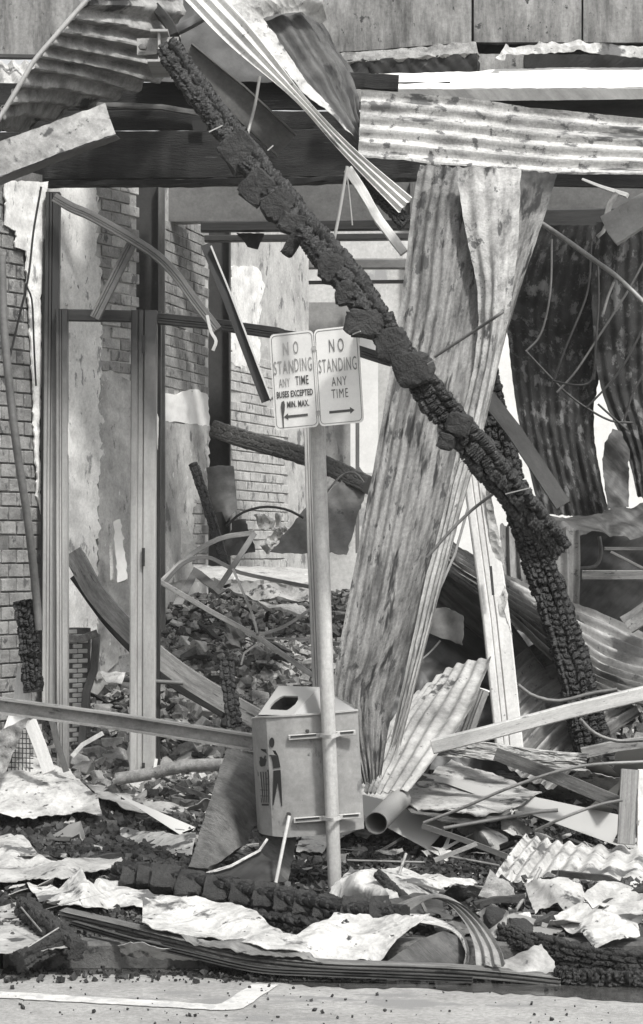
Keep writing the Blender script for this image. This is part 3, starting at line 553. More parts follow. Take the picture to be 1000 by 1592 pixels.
# ---- burnt fascia boards along the front of the awning
fb = thing('burnt_fascia', P(320, 285, 15.9), 'three deep charred fascia boards under the torn awning roof', 'fascia')
beam('board', [(-60, 150, 16.1), (700, 148, 16.1)], 42, .05, M['burnt_board'], parent=fb, rough=.004)
beam('board', [(-60, 188, 16.04), (320, 186, 16.04), (700, 190, 16.04)], 30, .05, M['burnt_board'], parent=fb, rough=.004)
beam('board', [(-60, 243, 15.98), (690, 236, 15.98)], 74, .05, M['burnt_board'], parent=fb, rough=.004)
beam('batten', [(150, 162, 15.95), (250, 166, 15.95), (326, 178, 15.95)], 8, .04, M['wood_grey'], parent=fb, rough=.006)
beam('ledge', [(-60, 283, 15.9), (200, 283, 15.9), (450, 280, 15.9), (690, 272, 15.9)], 8, .14, M['burnt_board'], parent=fb, rough=.012, step=.03)
poly('bracket_hole', [(299, 187, 15.93), (321, 187, 15.93), (322, 203, 15.93), (300, 203, 15.93)], M['black'], parent=fb, rag=.5, crumple=0, th=.004)
beam('burnt_fascia', [(700, 172, 16.35), (1060, 170, 16.35)], 60, .05, M['frame_dark'], 'black fascia board in the gap above the fallen corrugated panel at right', 'fascia')
beam('burnt_fascia', [(690, 268, 16.3), (1060, 276, 16.3)], 34, .05, M['burnt_board'], 'scorched board under the fallen corrugated panel at right', 'fascia')
poly('awning_soffit', [(225, -60, 16.5), (430, -60, 16.5), (500, 40, 16.3), (560, 130, 16.0), (225, 130, 16.0)], M['steel_dark'], 'sooty soffit sheet behind the torn roof peak', 'soffit', crumple=.02, csc=2, rag=1, th=.01, step=9)

# ---- parapet wall across the top
pw = thing('parapet', P(750, 80, 16.6), 'stained concrete parapet panels across the top right', 'parapet')
for a, b, vb0, vb1 in ((380, 733, 92, 66), (737, 904, 66, 66), (907, 1100, 66, 67)):
    poly('parapet_panel', [(a, -90, 16.6), (b, -90, 16.6), (b, vb1, 16.6), (a, vb0, 16.6)], M['concrete'], parent=pw, rag=0, crumple=.008, csc=2, th=.08, step=9)
poly('joint_backing', [(380, -90, 16.75), (1100, -90, 16.75), (1100, 120, 16.75), (380, 120, 16.75)], M['burnt_board'], parent=pw, rag=0, crumple=0, th=.02, step=20)
poly('coping_band', [(505, 86, 16.42), (640, 76, 16.42), (740, 66, 16.42), (742, 84, 16.38), (640, 92, 16.38), (505, 100, 16.38)], M['rub_grey'], parent=pw, rag=.8, crumple=.012, csc=10, th=.05, step=5)
poly('tar_band', [(505, 98, 16.4), (640, 90, 16.4), (742, 84, 16.4), (742, 116, 16.4), (505, 118, 16.4)], M['burnt_board'], parent=pw, rag=1, crumple=.02, csc=8, th=.05, step=5)
poly('tar_band', [(742, 84, 16.42), (815, 84, 16.42), (815, 112, 16.42), (742, 114, 16.42)], M['concrete'], parent=pw, rag=.5, crumple=.005, th=.05, step=7)
poly('tar_band', [(815, 84, 16.42), (1100, 88, 16.42), (1100, 110, 16.42), (815, 112, 16.42)], M['burnt_board'], parent=pw, rag=1, crumple=.01, th=.05, step=7)
poly('torn_flashing', [(770, 95, 16.25), (778, 86, 16.3), (786, 69, 16.3), (792, 75, 16.3), (810, 73, 16.3), (835, 71, 16.3), (838, 66, 16.3), (850, 70, 16.3), (858, 66, 16.3), (870, 69, 16.3), (903, 63, 16.3), (908, 69, 16.3), (1060, 76, 16.3), (1060, 92, 16.26), (1000, 91, 16.26), (935, 86, 16.26), (905, 80, 16.26), (850, 84, 16.26), (800, 87, 16.26), (787, 84, 16.26), (785, 96, 16.24)], M['white_sheet'], 'torn white metal flashing curling off the parapet foot', 'flashing', crumple=.012, csc=9, rag=.6, step=4)
gt = thing('awning_gutter', P(800, 155, 15.9), 'broad bright white gutter along the awning edge at upper right', 'gutter')
poly('gutter_top', [(540, 116, 16.36), (620, 115, 16.36), (850, 108, 16.36), (1080, 104, 16.36), (1080, 137, 15.95), (850, 138, 15.95), (540, 139, 15.95)], M['wall_white'], parent=gt, rag=.5, crumple=.006, csc=3, th=.01)
poly('gutter_face', [(540, 139.5, 15.93), (850, 138.5, 15.93), (1080, 137.5, 15.93), (1080, 153, 15.95), (850, 156, 15.95), (540, 158, 15.95)], M['frame_light'], parent=gt, rag=.3, crumple=.003, csc=4, th=.01)
beam('burnt_offcut', [(520, 124, 15.7), (560, 124, 15.7), (620, 128, 15.7)], 24, .06, M['burnt_board'], 'short black burnt board end lying on the white gutter', 'board', rough=.006, step=.02)

# ---- cladding and white roof iron at the top left
sheet('wall_cladding', [[(-40, -60, 17.4), (-40, 92, 17.4)], [(260, -60, 17.4), (260, 94, 17.4)]], M['concrete'], 'grey pitted cladding behind the torn roof at top left', 'cladding', waves=7, amp=.012, res=.03)
beam('cladding_rail', [(-40, 86, 17.3), (240, 90, 17.3)], 6, .06, M['steel_dark'], 'thin dark rail along the foot of the grey cladding', 'rail')
sheet('roof_iron', [[(-60, 97, 17.1), (-60, 200, 16.2)], [(60, 97, 17.1), (110, 200, 16.2)]], M['white_sheet'], 'bright white corrugated iron scrap below the grey cladding at far left', 'roof iron', waves=6, amp=.02)
# ================================================================= TORN AWNING ROOF (top left)
M['galv_roof'] = mat('roof_underside', .15, .38, 5.0, (1.4, 1.4, 1), rough=.6, metal=.15, spots=(.02, 2.2, .60, (1, 1.3, 1)), bump=.5)
A = [(152, -20), (122, 16), (96, 46), (70, 76), (50, 104), (24, 144), (-2, 182), (-34, 218)]
B = [(215, -25), (200, 25), (182, 62), (156, 92), (130, 116), (92, 145), (48, 172), (-6, 205)]
Cc = [(295, -25), (284, 40), (276, 85), (266, 118), (216, 140), (165, 158), (90, 184), (20, 212)]
sheet('awning_roof', [[(*A[i], 15.0), (*B[i], 15.35), (*Cc[i], 15.7)] for i in range(8)], M['galv_roof'],
      'curled underside of corrugated awning roof hanging at top left', 'roof iron', waves=10.5, amp=.030, crumple=.016, csc=8, res=.017, rag=(0, .05))
beam('edge_pipe', [(150, -18, 14.96), (121, 16, 14.94), (93, 48, 14.92), (54, 93, 14.9), (36, 122, 14.88), (0, 181, 14.86), (-30, 230, 14.85)], 8, .035, M['frame_light'],
     'thin pale pipe running down the torn edge of the corrugated roof', 'pipe', 'tube', smooth=True, wob=.012)
fc = thing('fallen_channel', P(90, 270, 14.4), 'wide pale metal channel poking in from the left below the torn roof', 'channel')
poly('web', [(-60, 245, 14.35), (0, 220, 14.35), (100, 184, 14.45), (163, 161, 14.5), (172, 186, 14.5), (180, 208, 14.48), (100, 236, 14.42), (0, 274, 14.32), (-60, 298, 14.3)], M['soot_sheet'], parent=fc, crumple=.006, csc=3, rag=.8, th=.004, step=6)
poly('flange', [(-60, 299, 14.3), (0, 275, 14.32), (100, 237, 14.42), (180, 209, 14.48), (187, 216, 14.62), (100, 248, 14.6), (0, 288, 14.5), (-60, 312, 14.5)], M['steel_grey'], parent=fc, crumple=.002, rag=.4, th=.004, step=6)
# girder stub seen end on
gs = thing('girder_stub', P(245, 90, 15.1), 'rusty girder end on with bolted plate at the head of the charred beam', 'girder')
poly('end_plate', [(213, 60, 15.15), (278, 57, 15.15), (279, 81, 15.15), (213, 86, 15.15)], M['plate_light'], parent=gs, rag=.3, crumple=0, th=.02)
beam('girder_web', [(247, 45, 15.08), (248, 95, 15.08)], 4, .5, M['frame_light'], parent=gs)
beam('girder_flange', [(234, 47, 15.05), (261, 47, 15.05)], 4, .5, M['frame_light'], parent=gs)
beam('girder_flange', [(229, 94, 15.05), (257, 94, 15.05)], 4, .5, M['frame_light'], parent=gs)
for u, v in ((222, 72), (264, 71)): lump('bolt', P(u, v, 15.08), (px(6, 15), px(5, 15)), .05, M['steel_grey'], gs, n=8)
beam('burnt_bracket', [(240, 8, 15.5), (262, 34, 15.4), (270, 52, 15.3)], 15, .08, M['frame_dark'], 'black broken bracket above the girder stub', 'bracket', rough=.006)
beam('burnt_bracket', [(330, 14, 15.6), (292, 36, 15.5), (262, 50, 15.4)], 14, .08, M['frame_dark'], 'black strut leaning to the girder stub from the right', 'strut', rough=.006)
beam('slanting_purlin', [(285, 84, 15.45), (366, 150, 15.5), (447, 226, 15.6)], 46, .07, M['steel_grey'], 'grey steel purlin slanting behind the top of the charred beam', 'purlin', 'C', t=.012)
beam('hanger_rod', [(404, 118, 15.1), (396, 165, 15.1), (385, 208, 15.0)], 5, .02, M['frame_light'], 'short bent rod standing on the charred beam near its top', 'rod', 'tube', smooth=True)
# pale diagonal flashing and the sheet curling off it
sheet('diagonal_flashing', [[(276, -12, 14.9), (356, 70, 14.8), (455, 154, 14.7), (531, 238, 14.55), (622, 333, 14.4)],
                            [(330, -22, 14.9), (392, 44, 14.8), (474, 150, 14.7), (546, 226, 14.55), (643, 309, 14.4)]], M['flash'],
      'long pale ribbed flashing falling diagonally from the roof peak', 'flashing', waves=3, amp=.012, phase=1, crumple=.003, res=.018, rag=(0, .01))
poly('roof_flap', [(322, -30, 15.0), (500, -30, 15.1), (500, 8, 15.08), (507, 34, 15.2), (496, 40, 15.2), (470, 22, 15.1), (430, 24, 15.0), (407, 31, 14.95), (440, 80, 14.9), (490, 146, 14.8), (548, 212, 14.68), (470, 146, 14.78), (390, 50, 14.85)], M['white_sheet'],
     'smooth white roof flap folded over above the diagonal flashing', 'roof iron', inner=[(420, 10, 14.9), (360, 0, 14.95)], crumple=.02, csc=2.2, rag=1.0)
sheet('roof_underside', [[(406, 31, 15.0), (445, 88, 15.0), (489, 150, 15.0), (556, 225, 14.95)], [(468, 20, 15.2), (502, 70, 15.2), (530, 120, 15.2), (556, 200, 15.1)], [(498, 36, 15.45), (526, 88, 15.4), (553, 142, 15.3), (558, 172, 15.2)]], M['galv_dark'],
      'dark scorched underside of the folded roof flap hanging to a point', 'roof iron', waves=4.5, amp=.02, crumple=.015, res=.02, rag=(.01, .01), ragt=(.0, .03))
# big fallen corrugated panel at upper right
sheet('fallen_roof_panel', [[(561, 142, 15.0), (700, 150, 15.0), (850, 170, 15.0), (1060, 190, 15.05)], [(556, 245, 14.85), (700, 259, 14.85), (850, 271, 14.85), (1060, 274, 14.9)]], M['galv_fallen'] if 'galv_fallen' in M else M['galv_light'],
      'long pale corrugated panel lying level across the upper right', 'roof iron', waves=5.2, amp=.015, phase=0, crumple=.008, csc=1.6, res=.02, rag=(.004, 0), ragt=(.02, .02))
beam('white_batten', [(541, 262, 14.9), (566, 300, 14.9), (590, 342, 14.85), (628, 392, 14.8)], 14, .04, M['white_paint'], 'splintered white batten hanging below the diagonal flashing', 'batten', rough=.004, step=.03)
charbeam('charred_offcut', [(560, 275, 15.1), (600, 312, 15.1), (632, 348, 15.05)], .10, .06, M['char_deep'], 'black charred stick beside the splintered white batten', 'timber', cell=(.03, .03), depth=.01)
beam('dangling_rod', [(540, 258, 14.8), (533, 300, 14.8), (527, 335, 14.8), (519, 376, 14.8)], 5, .015, M['frame_light'], 'pale thin rod dangling from the diagonal flashing to the charred beam', 'rod', 'tube', smooth=True)
beam('dangling_wire', [(540, 275, 14.9), (543, 300, 14.9), (548, 350, 14.9)], 2.5, .01, M['frame_light'], 'fine wire beside the dangling rod', 'wire', 'tube')

# ================================================================= BIG LEANING CORRUGATED SHEETS (centre right)
sheet('leaning_roof_sheet', [[(652, 255, 14.6), (638, 330, 14.4), (622, 480, 14.1), (594, 650, 13.8), (562, 820, 13.5), (528, 1000, 13.2), (518, 1100, 13.1), (560, 1230, 13.0)],
                             [(720, 258, 14.5), (706, 330, 14.3), (690, 480, 14.0), (655, 650, 13.7), (620, 830, 13.45), (585, 1000, 13.2), (562, 1100, 13.1), (575, 1225, 13.0)],
                             [(792, 262, 14.6), (778, 340, 14.4), (752, 480, 14.1), (722, 650, 13.8), (690, 800, 13.5), (650, 960, 13.3), (612, 1100, 13.15), (592, 1215, 13.0)]],
      M['galv_burnt'], 'huge streaked corrugated sheet leaning down behind the signpost', 'roof iron', waves=9, amp=.0075, crumple=.014, csc=2, res=.022, rag=(.006, .02), ragt=(.02, .02))
sheet('leaning_roof_sheet', [[(708, 258, 14.3), (722, 360, 14.1), (742, 450, 14.0), (741, 540, 13.92), (722, 640, 13.8), (690, 800, 13.5), (655, 930, 13.3), (600, 1190, 13.0)],
                             [(765, 258, 14.25), (768, 360, 14.05), (770, 450, 13.9), (762, 540, 13.85), (738, 660, 13.7), (706, 790, 13.45), (672, 930, 13.25), (606, 1190, 13.0)],
                             [(812, 262, 14.3), (808, 350, 14.1), (798, 450, 13.95), (782, 540, 13.85), (755, 660, 13.7), (722, 780, 13.45), (690, 900, 13.25), (613, 1200, 13.0)]],
      M['galv_streak'] if 'galv_streak' in M else M['galv'], 'narrow twisted bright-topped sheet down the right side of the big leaning sheet', 'roof iron', waves=4, amp=.009, crumple=.012, csc=2, res=.02, rag=(.004, .03), ragt=(.04, .04))
sheet('scorched_roof_sheet', [[(795, 262, 14.45), (790, 350, 14.3), (772, 450, 14.15), (748, 560, 14.0), (742, 640, 13.9)], [(868, 268, 14.55), (846, 340, 14.4), (816, 430, 14.2), (788, 520, 14.0), (752, 655, 13.9)]], M['galv_burnt2'] if 'galv_burnt2' in M else M['galv_burnt'],
      'scorched black-topped sheet along the right edge of the leaning sheets', 'roof iron', waves=4, amp=.008, crumple=.012, csc=3, res=.02, rag=(.01, .03), ragt=(0, .03))
beam('bent_rod', [(675, 555, 13.3), (735, 516, 13.2), (770, 493, 13.1), (783, 484, 13.1)], 5, .015, M['steel_grey'], 'thin rod poking up and right from the charred beam over the leaning sheet', 'rod', 'tube', smooth=True)
beam('bent_rod', [(664, 867, 12.9), (700, 826, 12.9), (735, 792, 12.9), (768, 767, 12.8)], 5, .015, M['steel_grey'], 'thin rod in front of the lower half of the leaning sheet', 'rod', 'tube', smooth=True)
beam('edge_strip', [(728, 790, 13.6), (708, 860, 13.5), (682, 920, 13.4), (672, 942, 13.4)], 4, .02, M['steel_grey'], 'slim metal strip hanging beside the twisted sheet', 'strip')

# ================================================================= SIGNPOST
sp = thing('parking_sign', (P(521, 1389, 12).x, 12, 0), 'white two-panel no standing parking sign on a pale steel post', 'parking sign')
beam('post', [(521.5, 1392, 12.0), (515, 1230, 12.0), (508.5, 1070, 12.0), (500, 830, 12.05), (494, 670, 12.05), (491, 545, 12.05)], 23, .0767, M['pole'], parent=sp, kind='tube', smooth=True, taper=(.92, 1.06))
cTL, cTR, cBR, cBL = P(421, 521, 12.02), P(561, 504, 11.82), P(562, 657.5, 11.82), P(426, 669, 12.02)
org = (cTL + cTR + cBR + cBL) / 4; ex = ((cTR + cBR) / 2 - (cTL + cBL) / 2); ey = ((cTL + cTR) / 2 - (cBL + cBR) / 2)
SW, SH = ex.length, ey.length; ex.normalize(); en = ex.cross(ey).normalized(); ey = (ey - ex * ey.dot(ex)).normalized(); en = -ex.cross(ey)
if en.y > 0: en = -en
def SP(x, y, o=0): return org + ex * x + ey * y + en * o
def rrect(x0, y0, x1, y1, r, k=6):
    o = []
    for cx, cy, a in ((x1 - r, y1 - r, 0), (x0 + r, y1 - r, 90), (x0 + r, y0 + r, 180), (x1 - r, y0 + r, 270)):
        for i in range(k + 1): t = math.radians(a + 90 * i / k); o.append((cx + r * math.cos(t), cy + r * math.sin(t)))
    return o
def plate(name, pts, o0, o1, m, parent, T=SP, uvs=None):
    n = len(pts); vs = [T(x, y, o1) for x, y in pts] + [T(x, y, o0) for x, y in pts]
    fs = [list(range(n)), list(range(2 * n - 1, n - 1, -1))] + [[i, i + n, (i + 1) % n + n, (i + 1) % n] for i in range(n)]
    uv = np.array([(x, y) for x, y in pts] * 2)
    ob = finish(name, vs, fs, m, parent, uv, False)
    bm = bmesh.new(); bm.from_mesh(ob.data); bmesh.ops.recalc_face_normals(bm, faces=bm.faces); bm.to_mesh(ob.data); bm.free(); return ob
def ringplate(name, outer, inner, o0, o1, m, parent, T=SP):
    n = len(outer); vs = [T(x, y, o1) for x, y in outer] + [T(x, y, o1) for x, y in inner] + [T(x, y, o0) for x, y in outer] + [T(x, y, o0) for x, y in inner]; fs = []
    for i in range(n):
        j = (i + 1) % n; fs += [[i, j, n + j, n + i], [i, 2 * n + i, 2 * n + j, j], [n + i, n + j, 3 * n + j, 3 * n + i]]
    return finish(name, vs, fs, m, parent, None, False)
def letters(name, txt, cx, cy, h, w, m, parent, T=SP, off=.0035, bold=0.0, sp=1.0):
    cu = bpy.data.curves.new('t', 'FONT'); cu.body = txt; cu.size = 1; cu.offset = bold; cu.space_character = sp; cu.resolution_u = 3
    to = bpy.data.objects.new('t', cu); S.collection.objects.link(to); bpy.context.view_layer.update()
    me = bpy.data.meshes.new_from_object(to.evaluated_get(bpy.context.evaluated_depsgraph_get())); bpy.data.objects.remove(to)
    co = np.empty(len(me.vertices) * 3); me.vertices.foreach_get('co', co); co = co.reshape(-1, 3)
    x0, x1, y0, y1 = co[:, 0].min(), co[:, 0].max(), co[:, 1].min(), co[:, 1].max()
    vs = [T(cx + (c[0] - (x0 + x1) / 2) / (x1 - x0) * w, cy + (c[1] - (y0 + y1) / 2) / (y1 - y0) * h, off) for c in co]
    fs = [list(p.vertices) for p in me.polygons]
    return finish(name, vs, fs, m, parent, None, False)
hw, hh = SW / 2, SH / 2; gap = .004
pL = plate('sign_panel', rrect(-hw, -hh, -gap / 2, hh, .026), -.001, .001, M['sign_left'], sp); pL['label'] = 'left sign panel, sooty, with buses excepted wording and an arrow pointing left'
pR = plate('sign_panel', rrect(gap / 2, -hh, hw, hh, .026), -.001, .001, M['sign_right'], sp); pR['label'] = 'right sign panel, clean, with an arrow pointing right'
bL = [-hw + .009, -hh + .009, -gap / 2 - .007, hh - .009]; bR = [gap / 2 + .007, -hh + .009, hw - .009, hh - .009]
for bb, pp in ((bL, pL), (bR, pR)):
    ringplate('border', rrect(*bb, .024), rrect(bb[0] + .0028, bb[1] + .0028, bb[2] - .0028, bb[3] - .0028, .0212), .001, .0022, M['ink_mid'], pp)
W2 = hw; fx = lambda f, s: (-hw + f * W2) if s == 0 else (gap / 2 + f * W2); fy = lambda f: hh - f * SH
letters('lettering', 'N', fx(.36, 0), fy(.165), .066, .030, M['ink_faint'] if 'ink_faint' in M else M['ink_faded'], pL)
letters('lettering', 'O', fx(.585, 0), fy(.162), .066, .028, M['ink_faded'], pL)
letters('lettering', 'STAN', fx(.285, 0), fy(.355), .070, .112, M['ink_faded'], pL, sp=1.2)
letters('lettering', 'DING', fx(.73, 0), fy(.345), .070, .098, M['ink_faded'], pL, sp=1.2)
letters('lettering', 'ANY', fx(.28, 0), fy(.515), .046, .062, M['ink_faded'], pL, sp=1.1)
letters('lettering', 'TIME', fx(.68, 0), fy(.505), .046, .074, M['ink'], pL, sp=1.1, bold=.01)
letters('lettering', 'BUSES EXCEPTED', fx(.5, 0), fy(.635), .034, .205, M['ink'], pL, bold=.03, sp=1.05)
letters('lettering', 'MIN. MAX.', fx(.56, 0), fy(.745), .034, .125, M['ink'], pL, bold=.03, sp=1.05)
def arrow(x0, x1, y, s, par):
    d = 1 if x1 > x0 else -1; t = .0065; hl = .024; hw_ = .017
    plate('arrow', [(x0, y - t), (x1 - d * hl, y - t), (x1 - d * hl, y - hw_), (x1, y), (x1 - d * hl, y + hw_), (x1 - d * hl, y + t), (x0, y + t)], .001, .003, M['ink'], par)
arrow(fx(.76, 0), fx(.22, 0), fy(.868), 0, pL)
plate('soot_smear', [(fx(.19, 0), fy(.71)), (fx(.245, 0), fy(.70)), (fx(.26, 0), fy(.74)), (fx(.245, 0), fy(.80)), (fx(.215, 0), fy(.86)), (fx(.205, 0), fy(.985)), (fx(.185, 0), fy(.98)), (fx(.18, 0), fy(.85)), (fx(.165, 0), fy(.76))], .001, .0042, M['ink'], pL)
letters('lettering', 'NO', fx(.49, 1), fy(.185), .068, .082, M['ink_mid'] if 'ink_mid' in M else M['ink_faded'], pR, sp=1.6)
letters('lettering', 'STANDING', fx(.49, 1), fy(.385), .070, .212, M['ink_faded'], pR, sp=1.15)
letters('lettering', 'ANY', fx(.5, 1), fy(.555), .046, .084, M['ink_mid'] if 'ink_mid' in M else M['ink_faded'], pR, sp=1.2)
letters('lettering', 'TIME', fx(.5, 1), fy(.68), .046, .092, M['ink_mid'] if 'ink_mid' in M else M['ink_faded'], pR, sp=1.2)
arrow(fx(.24, 1), fx(.80, 1), fy(.865), 1, pR)
for y in (.62 * hh, -.72 * hh):
    plate('bracket', [(-.012, y - .012), (.012, y - .012), (.012, y + .012), (-.012, y + .012)], .001, .006, M['frame_light'], sp)

# ================================================================= LITTER BIN clamped to the post
lb = thing('litter_bin', P(470, 1296, 12.2), 'grey metal litter bin with slanted hood clamped behind the sign post', 'litter bin')
def lean(v): return (v - 1117) * .055
foot_ = [(391, 12.32), (398, 12.20), (414, 12.12), (438, 12.085), (505, 12.10), (557, 12.18), (552, 12.48), (400, 12.52)]
top_v = [1118, 1116, 1114, 1113, 1109, 1104, 1099, 1112]; bot_v = [1293, 1297, 1300, 1302, 1297, 1288, 1282, 1288]
vs = [P(u, tv, Y) for (u, Y), tv in zip(foot_, top_v)] + [P(u + lean(bv), bv, Y) for (u, Y), bv in zip(foot_, bot_v)]
vs = []
for (u, Y), tv, bv in zip(foot_, top_v, bot_v): vs += [P(u + lean(tv), tv, Y), P(u + lean(bv), bv, Y)]
fs = []
for i in range(8): a, b = 2 * i, 2 * ((i + 1) % 8); fs.append([a, a + 1, b + 1, b])
fs += [[2 * i for i in range(8)], [2 * i + 1 for i in range(7, -1, -1)]]
bo = finish('body', vs, fs, M['grey_paint'], lb, None, True, 30)
bm = bmesh.new(); bm.from_mesh(bo.data); bmesh.ops.recalc_face_normals(bm, faces=bm.faces); bm.to_mesh(bo.data); bm.free()
# hood: sloping front with a rounded mouth
hA, hB, hR, hL = P(402, 1111, 12.22), P(455, 1112, 12.10), P(496, 1068, 12.22), P(433, 1066, 12.36); hD = P(552, 1103, 12.2); hE = P(552, 1098, 12.46); hG = P(402, 1108, 12.5)
e1 = (hB - hA); e2 = (hL - hA) * .5 + (hR - hB) * .5; hn = e1.cross(e2).normalized()
if hn.y > 0: hn = -hn
def HB(a, b, o=0): return (hA.lerp(hB, a)).lerp(hL.lerp(hR, a), b) + hn * o
def unbil(u, v):
    best = None
    for i in range(61):
        for j in range(61):
            p = HB(i / 60, j / 60); d = (500 + p.x / p.y * F - u) ** 2 + (VH - (p.z - CH) / p.y * F - v) ** 2
            if best is None or d < best[0]: best = (d, i / 60, j / 60)
    return best[1:]
mouth = [(419, 1103), (420, 1097), (426, 1090), (434, 1084), (441, 1081.5), (463, 1082), (464, 1087), (459, 1095), (452, 1101), (446, 1104)]
mab = [unbil(*m_) for m_ in mouth]; ca_ = sum(m_[0] for m_ in mab) / 10; cb_ = sum(m_[1] for m_ in mab) / 10
out = []
for a, b in mab:
    da, db = a - ca_, b - cb_; k = min([((1 if da > 0 else 0) - ca_) / da if abs(da) > 1e-6 else 9e9, ((1 if db > 0 else 0) - cb_) / db if abs(db) > 1e-6 else 9e9], key=abs); k = min(abs(((1 if da > 0 else 0) - ca_) / da) if abs(da) > 1e-6 else 9e9, abs(((1 if db > 0 else 0) - cb_) / db) if abs(db) > 1e-6 else 9e9)
    out.append((ca_ + da * k, cb_ + db * k))
# insert the four corners so the plate is whole
ring_o = []; ring_i = []
def side(p): return 0 if p[1] < 1e-4 else 1 if p[0] > 1 - 1e-4 else 2 if p[1] > 1 - 1e-4 else 3
cn = {frozenset((0, 1)): (1, 0), frozenset((1, 2)): (1, 1), frozenset((2, 3)): (0, 1), frozenset((3, 0)): (0, 0)}
for i in range(10):
    ring_o.append(out[i]); ring_i.append(mab[i]); s0, s1 = side(out[i]), side(out[(i + 1) % 10])
    if s0 != s1 and frozenset((s0, s1)) in cn: ring_o.append(cn[frozenset((s0, s1))]); ring_i.append(((mab[i][0] + mab[(i + 1) % 10][0]) / 2, (mab[i][1] + mab[(i + 1) % 10][1]) / 2))
n = len(ring_o); vs = [HB(a, b) for a, b in ring_o] + [HB(a, b) for a, b in ring_i] + [HB(a, b, -.012) for a, b in ring_i]
fs = [[i, (i + 1) % n, n + (i + 1) % n, n + i] for i in range(n)] + [[n + i, n + (i + 1) % n, 2 * n + (i + 1) % n, 2 * n + i] for i in range(n)]
hd = finish('hood', vs, fs, M['frame_light'], lb, None, False)
k0 = [HB(a, b, -.07) for a, b in ring_i]; finish('mouth', [HB(a, b, -.011) for a, b in ring_i] + k0, [[i, (i + 1) % n, n + (i + 1) % n, n + i] for i in range(n)] + [list(range(n, 2 * n))], M['black'], hd, None, False)  # mouth lined in black, the shade inside painted on
finish('hood_side', [hB, hR, hD, hE, hL, hG, hA], [[0, 2, 1], [1, 2, 3], [1, 3, 5, 4], [4, 5, 6]], M['grey_dark'] if 'grey_dark' in M else M['steel_grey'], hd, None, False)
beam('rim', [(391, 1118, 12.3), (398, 1116.5, 12.19), (414, 1115, 12.11), (438, 1113.5, 12.078), (505, 1109, 12.09), (557, 1104, 12.17)], 3, .012, M['frame_light'], parent=lb)
# the figure-and-basket litter symbol
def BP(u, v, o=0):
    us = [f[0] for f in foot_[:6]]; Ys = [f[1] for f in foot_[:6]]; uu = u - lean(v); Y = float(np.interp(uu, us, Ys)); return P(u, v, Y - .004 - o)
def decal(name, pts, parent):
    q = []
    for i in range(len(pts)):
        a, b = pts[i], pts[(i + 1) % len(pts)]; q.append(a)
    return finish(name, [BP(u, v) for u, v in q] + [BP(u, v, -.003) for u, v in q], [list(range(len(q))), list(range(2 * len(q) - 1, len(q) - 1, -1))] + [[i, i + len(q), (i + 1) % len(q) + len(q), (i + 1) % len(q)] for i in range(len(q))], M['black'], parent, None, False)
Z = lambda x, y: (380 + x / 4.55, 1050 + y / 4.55)
decal('symbol_head', [Z(195 + 18 * math.cos(a), 475 + 36 * math.sin(a)) for a in [k * math.pi / 7 for k in range(14)]], bo)
decal('symbol_torso', [Z(*p) for p in ((115, 518), (150, 524), (220, 532), (240, 570), (256, 650), (205, 658), (198, 610), (188, 575), (160, 555), (118, 528))], bo)
decal('symbol_legs', [Z(*p) for p in ((206, 674), (256, 668), (262, 760), (268, 922), (263, 922), (236, 760), (207, 918), (200, 918), (203, 780))], bo)
decal('symbol_litter', [Z(*p) for p in ((108, 578), (120, 574), (135, 590), (144, 566), (154, 568), (150, 590), (158, 596), (146, 640), (118, 646), (96, 625), (110, 600))], bo)
decal('symbol_basket_rim', [Z(*p) for p in ((90, 667), (172, 668), (172, 682), (91, 681))], bo)
decal('symbol_basket_base', [Z(*p) for p in ((122, 908), (173, 909), (173, 922), (124, 921))], bo)
for k in range(5):
    x = 95 + k * 18.5; xb = 122 + k * 12; decal('symbol_basket_bar', [Z(x - 2, 682), Z(x + 3.5, 682), Z(xb + 3, 900), Z(xb - 2, 900)], bo)
for k in range(1, 5): decal('symbol_basket_bar', [Z(93 + k * 5, 682 + k * 42), Z(172, 684 + k * 42), Z(172, 688 + k * 42), Z(94 + k * 5, 686 + k * 42)], bo)
for y0, x0, x1, xr, yr in ((1144, 449, 500, 553, 1137), (1273, 457, 505, 561, 1266)):
    beam('clamp_rail', [(x0, y0 + 3, 12.06), (x1, y0 - .5, 12.06), (xr, yr + 2, 12.10)], 8, .03, M['frame_light'], parent=lb, kind='box')
    beam('clamp_slot', [(x0 + 3, y0 + 1.6, 12.055), (x1 - 8, y0 - 1.6, 12.055)], 2.6, .004, M['black'], parent=lb)
    beam('clamp_slot', [(x1 + 22, y0 - 3.8, 12.072), (xr - 3, yr + 1, 12.092)], 2.6, .004, M['black'], parent=lb)
    cx = x1 + (15 if y0 < 1200 else 14)
    beam('clamp_band', [(cx - 17, y0 - 1, 12.03), (cx - 9, y0 + 1, 11.985), (cx, y0 + 1.5, 11.955), (cx + 9, y0 - 1, 11.985), (cx + 14, y0 - 3, 12.03)], 6, .006, M['pole'], parent=lb, smooth=True, step=.01)
lump('rivet', P(478, 1137, 12.06), (.011, .010), .02, M['steel_dark'], lb, n=8); lump('rivet', P(449, 1266, 12.06), (.012, .010), .02, M['steel_dark'], lb, n=8)
beam('white_rod', [(450, 1268, 11.95), (441, 1312, 11.93), (429, 1372, 11.9)], 5.5, .02, M['white_paint'], 'slim white rod standing from the debris to the bin corner', 'rod', 'tube')
poly('broken_board', [(400, 1292, 12.3), (462, 1298, 12.3), (457, 1330, 12.25), (448, 1372, 12.2), (422, 1345, 12.2), (404, 1322, 12.3)], M['wood_grey'], 'pointed grey timber board hanging under the litter bin', 'board', crumple=.006, rag=1, th=.02)

